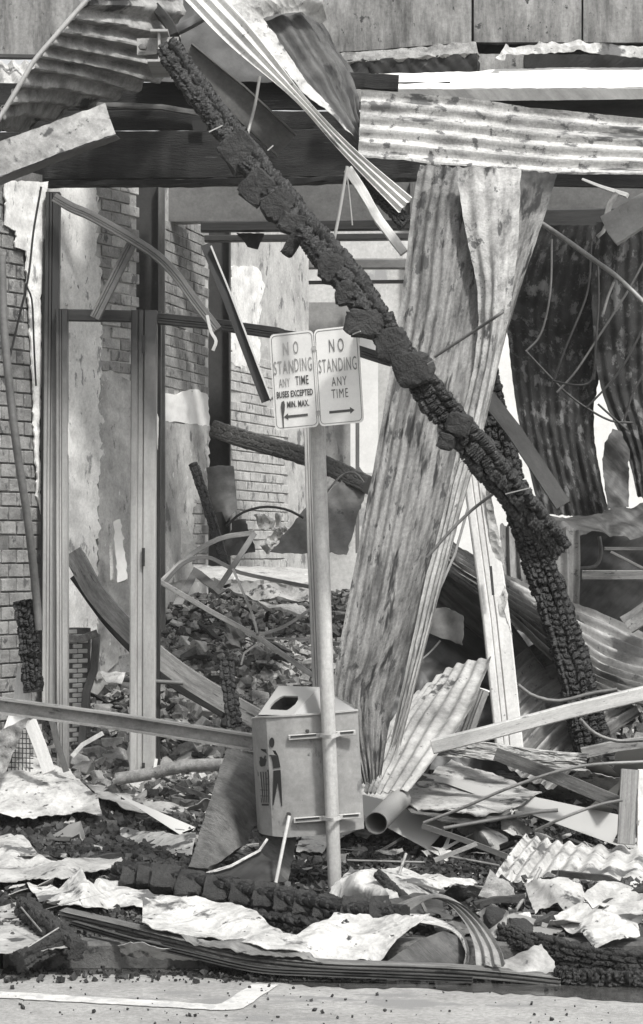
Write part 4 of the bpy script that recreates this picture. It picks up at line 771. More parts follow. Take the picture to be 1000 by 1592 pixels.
# ================================================================= THE FALLEN CHARRED BEAM
cb = thing('charred_beam', P(870, 860, 11.7), 'long charred beam falling diagonally across the whole view', 'timber')
charbeam('timber', [(262, 78, 14.9), (330, 170, 14.3), (400, 262, 13.7), (480, 360, 12.9), (545, 440, 12.2), (600, 515, 11.7), (680, 625, 11.5), (745, 705, 11.6), (812, 785, 11.9), (868, 852, 12.2)], .150, .13, M['char'], parent=cb, cell=(.036, .078), depth=.022, taper=(1.08, .98))
for u, v, rx, rz, Y, tilt, sq, sh in ((372, 234, 27, 30, 13.72, -.7, .5, 0), (400, 290, 25, 24, 13.35, -.8, .6, 0), (432, 318, 24, 22, 13.05, -.5, .8, 0), (462, 350, 28, 17, 12.85, .35, .6, 0), (455, 378, 10, 22, 12.85, .5, .7, 0), (515, 417, 21, 24, 12.2, 0, .9, 0),
                                      (536, 455, 17, 18, 11.95, 0, .8, 0), (566, 502, 28, 19, 11.62, .1, .6, 1), (607, 538, 25, 26, 11.5, 0, .85, 0), (640, 573, 30, 27, 11.4, 0, .9, 1), (714, 660, 19, 17, 11.36, .3, .7, 0), (692, 686, 13, 12, 11.36, .2, .7, 0)):
    lump('charred_stub', P(u, v, Y), (px(rx, Y), px(rz, Y)), .09, M['char_grey'], cb, sq=sq * .75, tilt=(random.uniform(-.12, .12), tilt, random.uniform(-.25, .1)), n=28)
for a, b, c, d in ((325, 205, 346, 195), (416, 234, 425, 226), (548, 520, 560, 515), (664, 566, 676, 560), (707, 726, 722, 714), (786, 768, 826, 758)):
    beam('nail', [(a, b, 12.6 if b < 300 else 11.35), (c, d, 12.6 if b < 300 else 11.32)], 1.8, .005, M['frame_light'], parent=cb)
charbeam('charred_post', [(752, 560, 15.4), (768, 640, 15.4), (792, 745, 15.3), (822, 830, 15.2), (858, 930, 15.0), (895, 1050, 14.8), (925, 1170, 14.7)], .225, .17, M['char_deep'], 'deeply charred post leaning behind the lower end of the long beam', 'timber', cell=(.04, .06), depth=.024, taper=(.72, 1.05))
beam('fallen_bar', [(745, 600, 15.1), (800, 670, 15.0), (876, 785, 14.8)], 24, .05, M['steel_dark'], 'dark smooth steel bar slanting beside the charred post', 'bar', 'Cb')
# ================================================================= SHOPFRONT FRAME
fr = thing('shopfront_frame', P(160, 1225, 15.4), 'burnt aluminium shopfront frame with tall mullions, glass gone', 'shop front')
beam('mullion', [(82, 298, 15.45), (78, 700, 15.4), (76, 1095, 15.4)], 22, .09, M['frame_grad'] if 'frame_grad' in M else M['frame_dark'], parent=fr, kind='groove')
beam('mullion', [(70, 372, 15.5), (68, 700, 15.45), (66, 1085, 15.45)], 8, .06, M['frame_dark'], parent=fr)
beam('mullion', [(96, 480, 15.35), (96, 800, 15.35), (97, 1200, 15.35)], 18, .08, M['frame_grad'] if 'frame_grad' in M else M['frame_light'], parent=fr, kind='groove')
mm = beam('mullion', [(224, 482, 15.3), (222, 800, 15.3), (221, 1228, 15.3)], 40, .10, M['frame_grad'] if 'frame_grad' in M else M['frame_light'], parent=fr, kind='groove')
for v in (535, 866, 1200): beam('hinge', [(223, v - 14, 15.275), (223, v + 14, 15.275)], 4.5, .012, M['frame_dark'], parent=mm)
beam('mullion', [(247, 484, 15.5), (246, 800, 15.5), (245, 1228, 15.5)], 7, .06, M['frame_dark'], parent=fr)
beam('transom', [(86, 489, 15.42), (240, 492, 15.42)], 18, .07, M['frame_dark'], parent=fr, kind='box')
beam('transom', [(240, 494, 15.4), (330, 503, 15.3), (430, 517, 15.1), (440, 520, 15.1)], 17, .07, M['frame_dark'], parent=fr, kind='groove')
beam('transom', [(440, 520, 15.1), (520, 534, 14.9), (600, 558, 14.7), (645, 572, 14.7)], 16, .07, M['frame_dark'], parent=fr, kind='groove', smooth=True)
beam('sill', [(-30, 1222, 15.5), (420, 1222, 15.5)], 34, .12, M['frame_light'], parent=fr)
for pts in (((204, 860), (208, 855), (206, 900), (199, 910), (203, 880)), ((106, 655), (112, 690), (108, 715), (105, 700)), ((243, 640), (247, 650), (246, 700), (243, 690)), ((203, 690), (198, 705), (204, 720)), ((203, 1150), (196, 1170), (203, 1195))):
    poly('glass_shard', [(u, v, 15.38) for u, v in pts], M['sign_white'], parent=fr, crumple=0, rag=.4, th=.005, step=3)
beam('bent_frame_strip', [(84, 306, 15.3), (112, 322, 15.25), (140, 334, 15.2), (200, 368, 15.1), (245, 398, 15.0), (276, 430, 14.9), (305, 470, 14.85), (338, 512, 14.8)], 15, .05, M['strip_mid'] if 'strip_mid' in M else M['steel_grey'], 'drooping bent frame strip from the mullion head to above the transom', 'frame strip', 'groove', smooth=True)
beam('torn_strip_end', [(322, 490, 14.82), (328, 515, 14.8), (336, 530, 14.78), (331, 545, 14.78)], 5, .01, M['frame_light'], 'torn curling tip at the end of the drooping strip', 'metal scrap', smooth=True)
beam('frame_prop', [(204, 380, 15.2), (178, 432, 15.2), (147, 494, 15.2)], 16, .04, M['steel_grey'], 'short grey grooved prop leaning between the bent strip and the transom', 'frame strip', 'groove')
beam('falling_bar', [(319, 380, 15.0), (350, 455, 14.9), (414, 624, 14.8)], 15, .05, M['bar_dark'] if 'bar_dark' in M else M['frame_dark'], 'thin dark bar with a pale edge falling past the dark stanchion', 'bar', 'L')
beam('bar_edge', [(328, 382, 14.95), (358, 455, 14.88), (421, 620, 14.76)], 3, .03, M['frame_light'], 'pale edge strip along the thin falling bar', 'strip')
beam('hanging_cable', [(64, 290, 15.1), (52, 360, 15.1), (44, 430, 15.1), (28, 500, 15.1), (14, 560, 15.1)], 3.5, .01, M['frame_dark'], 'black cable hanging across the white render at the left', 'cable', 'tube', smooth=True)
beam('bent_downpipe', [(2, 400, 14.4), (5, 500, 14.4), (14, 600, 14.4), (26, 700, 14.4), (44, 820, 14.5), (56, 930, 14.6), (60, 980, 14.6)], 13, .05, M['steel_grey'], 'thin bent grey pipe sagging down the front of the brick pier', 'pipe', 'tube', smooth=True)
beam('render_cable', [(42, 446, 15.0), (50, 470, 15.0), (53, 540, 15.05), (56, 600, 15.1)], 3, .01, M['frame_dark'], 'short dark conduit curving down the edge of the white render', 'cable', 'tube', smooth=True)
charbeam('burnt_stump', [(36, 935, 14.7), (46, 1000, 14.65), (52, 1075, 14.6)], .12, .10, M['char_deep'], 'black burnt stump in the corner beside the brick pier', 'timber', depth=.02)
# the thin white window bar behind the sign post and the fallen white door stile at right
beam('window_bar', [(479, 600, 15.0), (486, 850, 15.0), (495, 1080, 15.0)], 17, .06, M['frame_light'], 'slim pale window bar standing just behind the sign post', 'frame strip', 'groove')
ds = thing('door_stile', P(790, 1168, 14.3), 'leaning white grooved door stile right of the corrugated sheets', 'door frame')
beam('stile', [(733, 672, 14.5), (750, 800, 14.45), (772, 960, 14.35), (794, 1172, 14.2)], 42, .09, M['stile_white'], parent=ds, kind='groove')
beam('hinge', [(763, 880, 14.3), (767, 925, 14.28)], 4, .012, M['frame_dark'], parent=ds)
sc_ = [(u + random.uniform(-1, 4), v) for u, v in ((769, 760), (776, 800), (782, 850), (786, 900), (792, 950), (797, 1000), (801, 1050), (806, 1100))]
poly('torn_edge', [(757, 740, 14.42), (768, 790, 14.42), (780, 850, 14.4), (785, 868, 14.4), (781, 900, 14.4), (791, 925, 14.36), (785, 950, 14.35), (796, 985, 14.34), (792, 1010, 14.32), (802, 1050, 14.3), (797, 1060, 14.3), (803, 1080, 14.28), (790, 1080, 14.3), (776, 940, 14.36), (755, 780, 14.44)], M['white_sheet'], parent=ds, crumple=.004, csc=12, rag=1.2, step=4)

# horizontal rails across the front
hb = beam('fallen_rail', [(-30, 1094, 12.9), (0, 1098, 12.9), (180, 1122, 12.9), (392, 1155, 12.7)], 25, .10, M['rail'] if 'rail' in M else M['galv'], 'long level channel rail crossing the left side to the litter bin', 'rail', 'I', t=.012)
beam('fallen_rail', [(672, 1162, 12.9), (760, 1140, 12.9), (880, 1108, 12.9), (1030, 1072, 12.9)], 22, .08, M['galv_light'], 'pale square rail rising to the right edge of the view', 'rail', 'box')
# props and scraps at the left foot
beam('perforated_strip', [(40, 1038, 14.75), (32, 1100, 14.7), (-4, 1195, 14.6)], 26, .01, M['white_paint'], 'pale perforated strip leaning at far left behind the level rail', 'metal strip')
bk2 = thing('wire_basket', P(30, 1195, 14.9), 'square wire mesh grid under the left rail', 'wire mesh')
for k in range(8): beam('wire', [(8 + k * 5.5, 1122 + k * .5, 14.95), (6 + k * 5.8, 1200, 14.9)], 1.4, .004, M['frame_dark'], parent=bk2)
for k in range(10): beam('wire', [(6, 1124 + k * 7.6, 14.93), (52, 1126 + k * 7.6, 14.93)], 1.4, .004, M['frame_dark'], parent=bk2)
beam('white_prop', [(46, 1120, 14.7), (62, 1160, 14.65), (76, 1200, 14.6)], 20, .02, M['white_paint'], 'flat white prop leaning beside the wire mesh', 'board')
beam('thin_prop', [(80, 1118, 14.8), (90, 1160, 14.8), (103, 1200, 14.8)], 9, .03, M['steel_grey'], 'thin grey angle leaning under the left rail', 'strip', 'L')
poly('hanging_rag', [(-10, 1140, 14.6), (48, 1113, 14.6), (30, 1150, 14.6), (10, 1200, 14.6), (-10, 1205, 14.6)], M['rub_grey'], 'grey draped cloth hanging from the rail at far left', 'cloth', crumple=.03, csc=6, rag=1)
poly('bright_block', [(20, 1128, 15.05), (62, 1128, 15.05), (62, 1200, 15.05), (20, 1200, 15.05)], M['brick_white'], 'pale tiled block behind the wire mesh', 'block', crumple=.004, th=.2, rag=1)

# ================================================================= INSIDE THE SHOP
# fallen column faced with small bricks
fcw = Wall('fallen_brick_column', 'broken stub of wall faced with small pale bricks behind the left mullions', 104, 16.0, 141, 16.12, 0.35, 1.24, M['mortar'], thick=.15, cat='wall')
fcw.bricks(M['wall_white'], .085, .034, [[(100, 975), (138, 985), (138, 1075), (130, 1090), (124, 1120), (118, 1180), (100, 1190)]], gap=.006, proud=.008)
beam('column_cap', [(102, 992, 15.9), (125, 993, 15.9), (152, 984, 15.95)], 12, .05, M['rub_grey'], 'curved metal cap on the broken small-brick stub', 'metal strip', smooth=True)
beam('column_side', [(150, 985, 16.2), (146, 1040, 16.1), (134, 1075, 16.0), (126, 1170, 15.9)], 12, .05, M['steel_grey'], 'grey side strip of the broken small-brick stub', 'strip')
beam('fallen_gutter', [(112, 858, 16.0), (150, 925, 15.8), (205, 985, 15.6), (270, 1040, 15.5), (340, 1085, 15.4), (402, 1120, 15.2)], 30, .10, M['galv'], 'wide curved gutter length sloping down through the rubble behind the mullions', 'gutter', smooth=True, kind='Cb')
beam('gutter_shadow_strip', [(118, 892, 16.1), (180, 975, 15.9), (260, 1050, 15.75), (350, 1105, 15.6)], 24, .06, M['frame_dark'], 'dark strip added as the shadow under the sloping gutter', 'board', smooth=True)  # dark strip laid in as the gutter's shadow
tf = thing('bent_metalwork', P(350, 1080, 15.6), 'twisted light metal frame forming a triangle over the rubble', 'frame')
beam('bar', [(250, 905, 15.9), (330, 952, 15.8), (400, 990, 15.7), (486, 1050, 15.5)], 8, .03, M['galv'], parent=tf)
beam('bar', [(250, 905, 15.9), (290, 868, 16), (340, 838, 16), (396, 828, 16)], 8, .03, M['galv'], parent=tf, smooth=True)
beam('bar', [(254, 908, 15.9), (285, 876, 15.9), (320, 866, 15.9), (352, 880, 15.9), (380, 892, 15.9), (480, 912, 15.8)], 6, .03, M['steel_grey'], parent=tf, smooth=True)
beam('bar', [(396, 828, 16), (368, 872, 15.9), (340, 915, 15.9)], 9, .02, M['steel_grey'], parent=tf)
beam('bar', [(362, 884, 15.8), (380, 925, 15.7), (394, 960, 15.7), (400, 985, 15.6)], 4, .02, M['galv'], parent=tf, smooth=True)
beam('bar', [(400, 988, 15.7), (440, 975, 15.7), (482, 948, 15.7)], 5, .02, M['galv'], parent=tf, smooth=True)
beam('bar', [(408, 992, 15.7), (480, 994, 15.7)], 3, .02, M['galv'], parent=tf)
beam('bar', [(375, 1034, 15.5), (380, 1015, 15.5), (402, 1000, 15.5)], 3, .02, M['galv'], parent=tf)
poly('grey_plate', [(302, 882, 16.2), (310, 886, 16.2), (352, 918, 16.1), (340, 925, 16.1), (305, 898, 16.2), (284, 940, 16.0), (268, 940, 16.0)], M['steel_grey'], 'folded grey metal plate like an upturned v in the rubble', 'metal plate', crumple=.004, rag=.8, th=.01)
poly('white_board', [(300, 882, 17.5), (400, 882, 17.5), (490, 886, 17.5), (490, 910, 17.0), (380, 905, 17.0), (302, 900, 17)], M['plaster_mid'], 'long pale board lying flat behind the twisted frame', 'board', crumple=.01, th=.03)
poly('white_board', [(330, 915, 16.6), (420, 912, 16.5), (490, 925, 16.4), (490, 940, 16.3), (400, 935, 16.4)], M['soot_sheet'], 'pale scrap of ceiling board among the rubble beside the window bar', 'board', crumple=.03, csc=5, th=.02)
poly('white_board', [(400, 938, 16.3), (480, 950, 16.2), (478, 958, 16.1), (430, 950, 16.1)], M['white_sheet'], 'thin white lath lying below the pale ceiling scrap', 'board', crumple=.02, th=.02)
poly('curved_plate', [(322, 728, 18.6), (340, 724, 18.6), (364, 725, 18.6), (370, 790, 18.5), (352, 812, 18.4), (345, 795, 18.4), (326, 800, 18.6)], M['steel_grey2'] if 'steel_grey2' in M else M['steel_grey'], 'curved mid grey sheet of metal standing against the farther stanchion', 'metal sheet', crumple=.01, rag=.5)
charbeam('burnt_rafter', [(301, 722, 18.2), (318, 770, 18.1), (336, 830, 17.9), (350, 880, 17.7)], .075, .07, M['char'], 'slim burnt rafter leaning in front of the curved grey sheet', 'timber', depth=.008)
charbeam('burnt_rafter', [(336, 668, 19.6), (400, 688, 19.2), (480, 712, 18.8), (575, 755, 18.3)], .145, .12, M['steel_grey'], 'thick burnt log sloping across behind the sign post', 'timber', depth=.007)
poly('pale_shard', [(282, 808, 18), (290, 815, 18), (306, 850, 18), (304, 866, 18), (282, 868, 18)], M['plaster'], 'pointed pale shard standing before the party wall', 'board', crumple=.003, th=.02, rag=.4)
poly('pale_shard', [(176, 812, 16.9), (188, 808, 16.9), (194, 860, 16.9), (198, 900, 16.8), (184, 908, 16.8)], M['wall_white'], 'narrow bright shard standing between the mullions', 'board', crumple=.006, th=.02, rag=2)
poly('pale_shard', [(170, 845, 16.95), (175, 843, 16.95), (178, 900, 16.9), (172, 902, 16.9)], M['plaster'], 'second slender shard just left of the narrow bright one', 'board', crumple=.002, th=.02, rag=.5)
beam('hoop', [(352, 818, 18), (375, 798, 18), (410, 788, 18), (445, 792, 18), (472, 805, 18)], 4, .02, M['steel_dark'], 'thin dark hoop arching over the far rubble', 'hoop', 'tube', smooth=True)
poly('dark_sheet', [(350, 850, 18.4), (365, 815, 18.4), (385, 812, 18.4), (400, 860, 18.2), (360, 872, 18.2)], M['steel_dark'], 'crumpled dark sheet beneath the thin hoop', 'metal sheet', crumple=.03)
poly('dark_sheet', [(420, 862, 18.0), (470, 800, 18.3), (560, 728, 18.5), (574, 748, 18.4), (540, 862, 17.9)], M['steel_grey'], 'large dark triangular sheet slumped behind the sign post', 'metal sheet', crumple=.02)
beam('dark_arc', [(500, 775, 18), (530, 740, 18), (552, 735, 18), (566, 750, 18)], 3, .02, M['galv'], 'thin bright arc of wire over the dark triangular sheet', 'wire', 'tube', smooth=True)
for pts, l in ((((400, 800), (412, 798), (424, 812), (418, 826), (404, 822)), 'bright crumpled lump under the thin hoop'), (((428, 800), (434, 795), (436, 826), (428, 828)), 'upright pale scrap under the thin hoop'), (((405, 845), (440, 815), (446, 822), (414, 862)), 'slanting pale scrap below the thin hoop')):
    poly('plaster_lump', [(u, v, 18.9) for u, v in pts], M['plaster'], l, 'plaster', crumple=.05, csc=9, th=.03, rag=1.5, step=3)
charbeam('charred_stake', [(351, 1022, 14.9), (357, 1070, 14.85), (366, 1130, 14.8)], .095, .06, M['char_deep'], 'short black charred stake standing in the rubble left of the bin', 'timber', depth=.012)
poly('rubble_slab', [(352, 968, 16.1), (372, 960, 16.1), (382, 985, 16.0), (376, 1010, 16.0), (352, 1005, 16.0)], M['wood_grey'], 'rough grey slab tilted up in the rubble', 'slab', crumple=.03, csc=9, th=.06, rag=2)
beam('pipe_length', [(180, 1212, 14.9), (225, 1205, 14.9), (290, 1192, 14.8), (345, 1190, 14.7)], 20, .05, M['rub_grey'], 'grey pipe length lying along the shop sill', 'pipe', 'tube', smooth=True)
beam('flat_lath', [(112, 1176, 15), (128, 1158, 15), (160, 1140, 15)], 7, .02, M['plaster'], 'short pale lath lying under the left rail', 'lath')
beam('flat_lath', [(238, 1212, 14.9), (243, 1180, 14.9)], 5, .02, M['plaster'], 'tiny upright pale lath beside the wide mullion foot', 'lath')
beam('round_bar', [(168, 1054, 15.4), (205, 1058, 15.4), (285, 1062, 15.4)], 7, .04, M['steel_grey'], 'short dark bar with a pale cap across the rubble', 'bar', 'tube')
poly('white_scrap', [(155, 1046, 15.3), (195, 1048, 15.3), (190, 1064, 15.2), (164, 1062, 15.2)], M['white_sheet'], 'small white scrap on the rubble between the mullions', 'scrap', crumple=.01)
poly('white_scrap', [(184, 1024, 15.8), (202, 1018, 15.8), (204, 1048, 15.7), (190, 1048, 15.7)], M['plaster'], 'pale square fragment tucked behind the wide mullion', 'scrap', crumple=.01, th=.02)

# ================================================================= RIGHT SIDE: HANGING AND TWISTED IRON
sheet('hanging_iron', [[(826, 350, 17.2), (784, 460, 17.2), (790, 540, 17.2), (806, 660, 17.1), (838, 800, 17.0)], [(960, 350, 17.2), (950, 480, 17.2), (935, 580, 17.2), (926, 680, 17.1), (952, 810, 17.0)]], M['charred_sheet'],
      'wide scorched black corrugated sheet hanging at right', 'roof iron', waves=9, amp=.011, crumple=.028, csc=4, rag=(0, .01), ragt=(.02, .04))
sheet('hanging_iron', [[(925, 345, 17.0), (918, 480, 17.0), (932, 600, 17.0), (972, 700, 16.9), (990, 770, 16.8)], [(1060, 345, 16.9), (1060, 480, 16.9), (1050, 600, 16.9), (1050, 700, 16.8), (1040, 790, 16.8)]], M['charred_sheet'],
      'scorched sheet curling in from the right edge', 'roof iron', waves=7, amp=.011, crumple=.035, csc=2.5, ragt=(.03, 0))
poly('dark_flap', [(952, 668, 16.8), (966, 672, 16.8), (978, 700, 16.8), (977, 790, 16.7), (944, 792, 16.7), (936, 720, 16.8), (940, 690, 16.8)], M['galv_dark'], 'small dark torn flap between the two hanging scorched sheets', 'roof iron', crumple=.02)
poly('dark_sill', [(820, 800, 16.6), (870, 806, 16.6), (940, 800, 16.6), (1010, 785, 16.6), (1010, 840, 16.4), (900, 836, 16.4), (830, 830, 16.4)], M['galv_dark'], 'buckled dark metal sheet at the foot of the hanging iron', 'metal sheet', crumple=.03)
poly('dark_back_board', [(800, 815, 17.4), (1060, 815, 17.4), (1060, 985, 17.4), (800, 985, 17.4)], M['frame_dark'], 'dark counter panel behind the rubble at right', 'panel', crumple=.01)
beam('counter_rail', [(905, 894, 16.9), (1030, 894, 16.9)], 15, .06, M['rail_g'] if 'rail_g' in M else M['galv_mid'], 'pale horizontal rail low at the right edge', 'rail')
beam('counter_rail', [(940, 853, 17.0), (1030, 853, 17.0)], 5, .04, M['galv_mid'], 'thin upper rail low at the right edge', 'rail')
beam('small_strut', [(950, 858, 16.9), (1005, 886, 16.9)], 4, .03, M['galv_mid'], 'slim strut between the two rails at the right edge', 'strut')
beam('hooked_pipe', [(932, 834, 16.7), (935, 860, 16.7), (926, 880, 16.7), (900, 884, 16.7)], 6, .03, M['steel_grey'], 'hooked pipe beside the upright iron offcut', 'pipe', 'tube', smooth=True)
sheet('upright_offcut', [[(778, 800, 16.2), (780, 900, 16.1), (788, 960, 16.0)], [(830, 815, 16.1), (835, 880, 16.0), (840, 960, 16.0)], [(902, 818, 16.0), (902, 880, 16.0), (900, 960, 16)]], M['galv_mid'],
      'upright corrugated offcut behind the charred post', 'roof iron', waves=7, amp=.014, rag=(.08, 0), crumple=.006)
beam('fallen_pipe', [(843, 347, 15.4), (880, 372, 15.4), (930, 408, 15.35), (960, 430, 15.3), (1010, 478, 15.2)], 8, .03, M['pipe_l'] if 'pipe_l' in M else M['galv'], 'pale pipe slanting down to the right edge over the hanging iron', 'pipe', 'tube', smooth=True)
beam('pipe_branch', [(955, 438, 15.3), (946, 460, 15.3), (938, 488, 15.3)], 4, .02, M['galv'], 'short rod dangling from the slanting pale pipe', 'rod', 'tube')
wr = [[(858, 372), (857, 440), (850, 490), (838, 525), (818, 546)], [(818, 546), (850, 580), (880, 610), (912, 634), (950, 654), (984, 657)], [(866, 610), (895, 578), (930, 525), (975, 455), (1005, 400)],
      [(912, 634), (940, 605), (965, 575), (985, 540), (1005, 500)], [(920, 375), (916, 440), (905, 480), (880, 540), (858, 600)], [(930, 405), (931, 470), (926, 540), (924, 590)],
      [(860, 592), (890, 598), (915, 596), (926, 575)], [(930, 628), (960, 655), (975, 668)], [(970, 655), (985, 610), (1005, 575)]]
wl_ = ['inner long curved wire hanging from the lintel', 'lowest curved wire linking the hanging wire ends', 'long wire rising to the right edge above the others', 'second wire rising to the right edge', 'faint dark wire crossing the black iron', 'faint upright wire in front of the black iron', 'short flat loop of wire on the black iron', 'short wire stub across the bright gap', 'rightmost short wire at the edge of the view']
for i, w in enumerate(wr): beam('bent_wire', [(u, v, 16.3 - .08 * i) for u, v in w], 3.4, .012, M['steel_grey'] if i in (0, 2) else M['steel_dark'], wl_[i], 'wire', 'tube', smooth=True)
poly('fallen_sheet_metal', [(934, 337, 15.3), (1000, 299, 15.3), (1060, 270, 15.3), (1060, 330, 15.2), (1000, 352, 15.2), (959, 380, 15.2), (945, 362, 15.25)], M['grey_paint'], 'flat grey panel poking in from the right under the fascia', 'panel', crumple=.004, th=.03, rag=.4)
beam('splinter', [(905, 278, 15.9), (935, 290, 15.8), (975, 303, 15.7)], 7, .03, M['white_paint'], 'pale splinter of board above the flat grey panel', 'board', taper=(.5, 1))
beam('splinter', [(944, 348, 15.6), (938, 360, 15.6), (929, 368, 15.6)], 6, .02, M['galv'], 'tiny hooked clip on the corner of the flat grey panel', 'clip')
beam('splinter', [(960, 300, 15.5), (948, 318, 15.5), (944, 334, 15.5)], 9, .02, M['galv'], 'short strap above the flat grey panel', 'strap')
# twisted long corrugated sheet
sheet('twisted_roof_sheet', [[(690, 828, 15.6), (720, 858, 15.6), (780, 892, 15.6), (860, 930, 15.6), (920, 948, 15.5), (1040, 1005, 15.4)],
                             [(680, 850, 15.5), (715, 880, 15.4), (790, 930, 15.3), (870, 980, 15.2), (940, 1030, 15.1), (1040, 1060, 15.0)],
                             [(672, 868, 15.6), (710, 900, 15.5), (790, 960, 15.2), (860, 1030, 15.0), (930, 1075, 14.9), (1040, 1110, 14.7)]], M['galv_mid'],
      'long twisted corrugated sheet sweeping down to the right behind the white stile', 'roof iron', waves=9, amp=.022, crumple=.008, res=.02, ragt=(.02, .02))
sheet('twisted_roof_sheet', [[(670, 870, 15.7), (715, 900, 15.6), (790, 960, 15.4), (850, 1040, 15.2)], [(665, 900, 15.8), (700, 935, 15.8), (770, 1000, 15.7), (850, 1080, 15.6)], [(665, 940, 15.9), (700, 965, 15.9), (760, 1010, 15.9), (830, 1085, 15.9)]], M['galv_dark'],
      'lower fold of the twisted sheet, coloured dark as shade, behind the white stile', 'roof iron', waves=3, amp=.012, crumple=.01)  # darker iron than the sheet above, shade put into the colour
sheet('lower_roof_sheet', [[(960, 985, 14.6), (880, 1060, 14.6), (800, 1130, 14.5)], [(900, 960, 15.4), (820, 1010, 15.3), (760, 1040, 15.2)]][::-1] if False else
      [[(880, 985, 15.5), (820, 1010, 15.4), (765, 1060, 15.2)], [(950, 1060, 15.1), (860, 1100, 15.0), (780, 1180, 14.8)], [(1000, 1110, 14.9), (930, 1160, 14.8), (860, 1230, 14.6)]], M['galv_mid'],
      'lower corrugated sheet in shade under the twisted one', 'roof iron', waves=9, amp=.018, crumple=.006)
sheet('edge_roof_sheet', [[(1040, 910, 15.2), (985, 950, 15.2), (965, 962, 15.2)], [(1040, 960, 15.0), (1010, 970, 15.0), (985, 985, 15.0)]], M['galv_mid'], 'small corrugated corner showing at the right edge above the twisted sheet', 'roof iron', waves=3, amp=.015)
poly('bent_plate', [(668, 945, 15.3), (700, 945, 15.3), (722, 958, 15.2), (722, 1004, 15.2), (690, 992, 15.3), (664, 985, 15.3)], M['steel_grey'], 'bent dark plate with a bright lower lip behind the corrugated sheets', 'metal plate', crumple=.015)
poly('dark_backing', [(640, 940, 16.0), (880, 1000, 15.9), (900, 1200, 15.2), (600, 1200, 15.2), (610, 1000, 15.8)], M['frame_dark'], 'dark backing panel behind the foot of the white stile', 'panel', crumple=.02)  # plain dark backing behind the stile foot
beam('curled_wire', [(650, 1030, 14.8), (668, 1015, 14.8), (685, 996, 14.8)], 3, .01, M['galv'], 'small pale wire under the bent dark plate', 'wire', 'tube', smooth=True)
beam('slack_hose', [(806, 1065, 14.3), (830, 1082, 14.3), (870, 1090, 14.3), (920, 1078, 14.3), (960, 1072, 14.3)], 6, .02, M['steel_grey'], 'slack dark hose looping in front of the charred post', 'hose', 'tube', smooth=True)
beam('slack_hose', [(902, 1118, 13.9), (925, 1140, 13.9), (960, 1152, 13.9), (1010, 1150, 13.9)], 6, .02, M['galv_mid'], 'slack hose looping below the pale rail at the right', 'hose', 'tube', smooth=True)
sheet('white_roof_sheet', [[(652, 1075, 14.3), (604, 1130, 13.9), (566, 1232, 13.4)], [(706, 1035, 14.2), (650, 1120, 13.8), (590, 1232, 13.3)], [(766, 1020, 14.0), (728, 1112, 13.6), (640, 1228, 13.2)]], M['soot_sheet'],
      'whitened corrugated sheet lying against the foot of the big leaning sheet', 'roof iron', waves=7, amp=.010, crumple=.010, rag=(.02, 0))
beam('folded_post', [(752, 1072, 14.0), (738, 1110, 13.9), (724, 1150, 13.8)], 20, .05, M['wood_grey'], 'short folded grey post at the edge of the whitened sheet', 'post', 'groove')
beam('folded_post', [(712, 1078, 14.1), (735, 1070, 14.1), (760, 1078, 14.1)], 5, .02, M['white_paint'], 'torn pale rim across the short folded post', 'metal scrap', rough=.01, step=.02)
# ================================================================= FOREGROUND DEBRIS
# charred log with its row of surface blocks
cl = thing('charred_log', P(400, 1425, 11.6), 'charred log with a row of cracked flat blocks lying on the footpath', 'timber')
charbeam('timber', [(186, 1362, 11.95), (300, 1378, 11.6), (420, 1404, 11.25), (540, 1425, 10.9), (625, 1436, 10.7)], .15, .13, M['char_deep'], parent=cl, cell=(.05, .05), depth=.014)
bx_ = [(200, 1362, 22), (226, 1360, 22), (256, 1363, 36), (296, 1372, 34), (338, 1379, 34), (374, 1386, 28), (410, 1391, 28), (442, 1397, 26), (472, 1404, 26), (505, 1411, 30), (548, 1413, 32), (590, 1412, 26)]
for i, (u, v, w) in enumerate(bx_):
    Y = 11.84 - 1.06 * (u - 200) / 400
    lump('surface_block', P(u, v - 3, Y - .07), (px(w * .60, Y), px(25 if i > 1 else 18, Y)), .06, M['char_grey'], cl, sq=.35, tilt=(-.9, .08, random.uniform(-.1, .1)), n=24)
charbeam('lower_charred_log', [(395, 1434, 10.9), (450, 1442, 10.75), (515, 1452, 10.62), (545, 1452, 10.58)], .12, .1, M['char_deep'], 'blacker charred length tucked under the log with blocks', 'timber', depth=.016)
charbeam('kerb_log', [(780, 1452, 10.55), (850, 1472, 10.4), (930, 1488, 10.32), (1040, 1502, 10.25)], .10, .10, M['char_grey'], 'upper charred log lying at the right end of the kerb', 'timber', depth=.016, cell=(.06, .03))
charbeam('kerb_log', [(862, 1516, 10.1), (930, 1521, 10.06), (1040, 1525, 10.02)], .08, .08, M['char'], 'lower deeply cracked log in the gutter at the right', 'timber', depth=.02, cell=(.03, .06))
for u, v, r, l in ((812, 1465, 20, 'rounded charred lump at the left end of the upper kerb log'), (778, 1445, 17, 'smaller grey lump beside the rounded one near the kerb logs')):
    lump('charred_lump', P(u, v, 10.62), (px(r, 11), px(r, 11)), .13, M['char_grey'], sq=.7, tilt=(.4, 0, .2), n=24, label=l, cat='timber')
# crossed burnt timbers at the lower left
ct = thing('crossed_timbers', P(80, 1500, 10.9), 'crossed burnt timbers with wire pins at the lower left kerb', 'timber')
charbeam('timber', [(40, 1412, 10.95), (75, 1440, 10.6), (118, 1478, 10.27)], .10, .09, M['char_grey'], parent=ct)
charbeam('timber', [(30, 1496, 10.15), (60, 1478, 10.25), (96, 1462, 10.35)], .09, .08, M['char_grey'], parent=ct)
beam('pin', [(44, 1472, 10.12), (92, 1442, 10.2)], 2, .006, M['galv'], parent=ct); beam('pin', [(32, 1410, 10.7), (64, 1448, 10.4)], 2, .006, M['galv'], parent=ct)
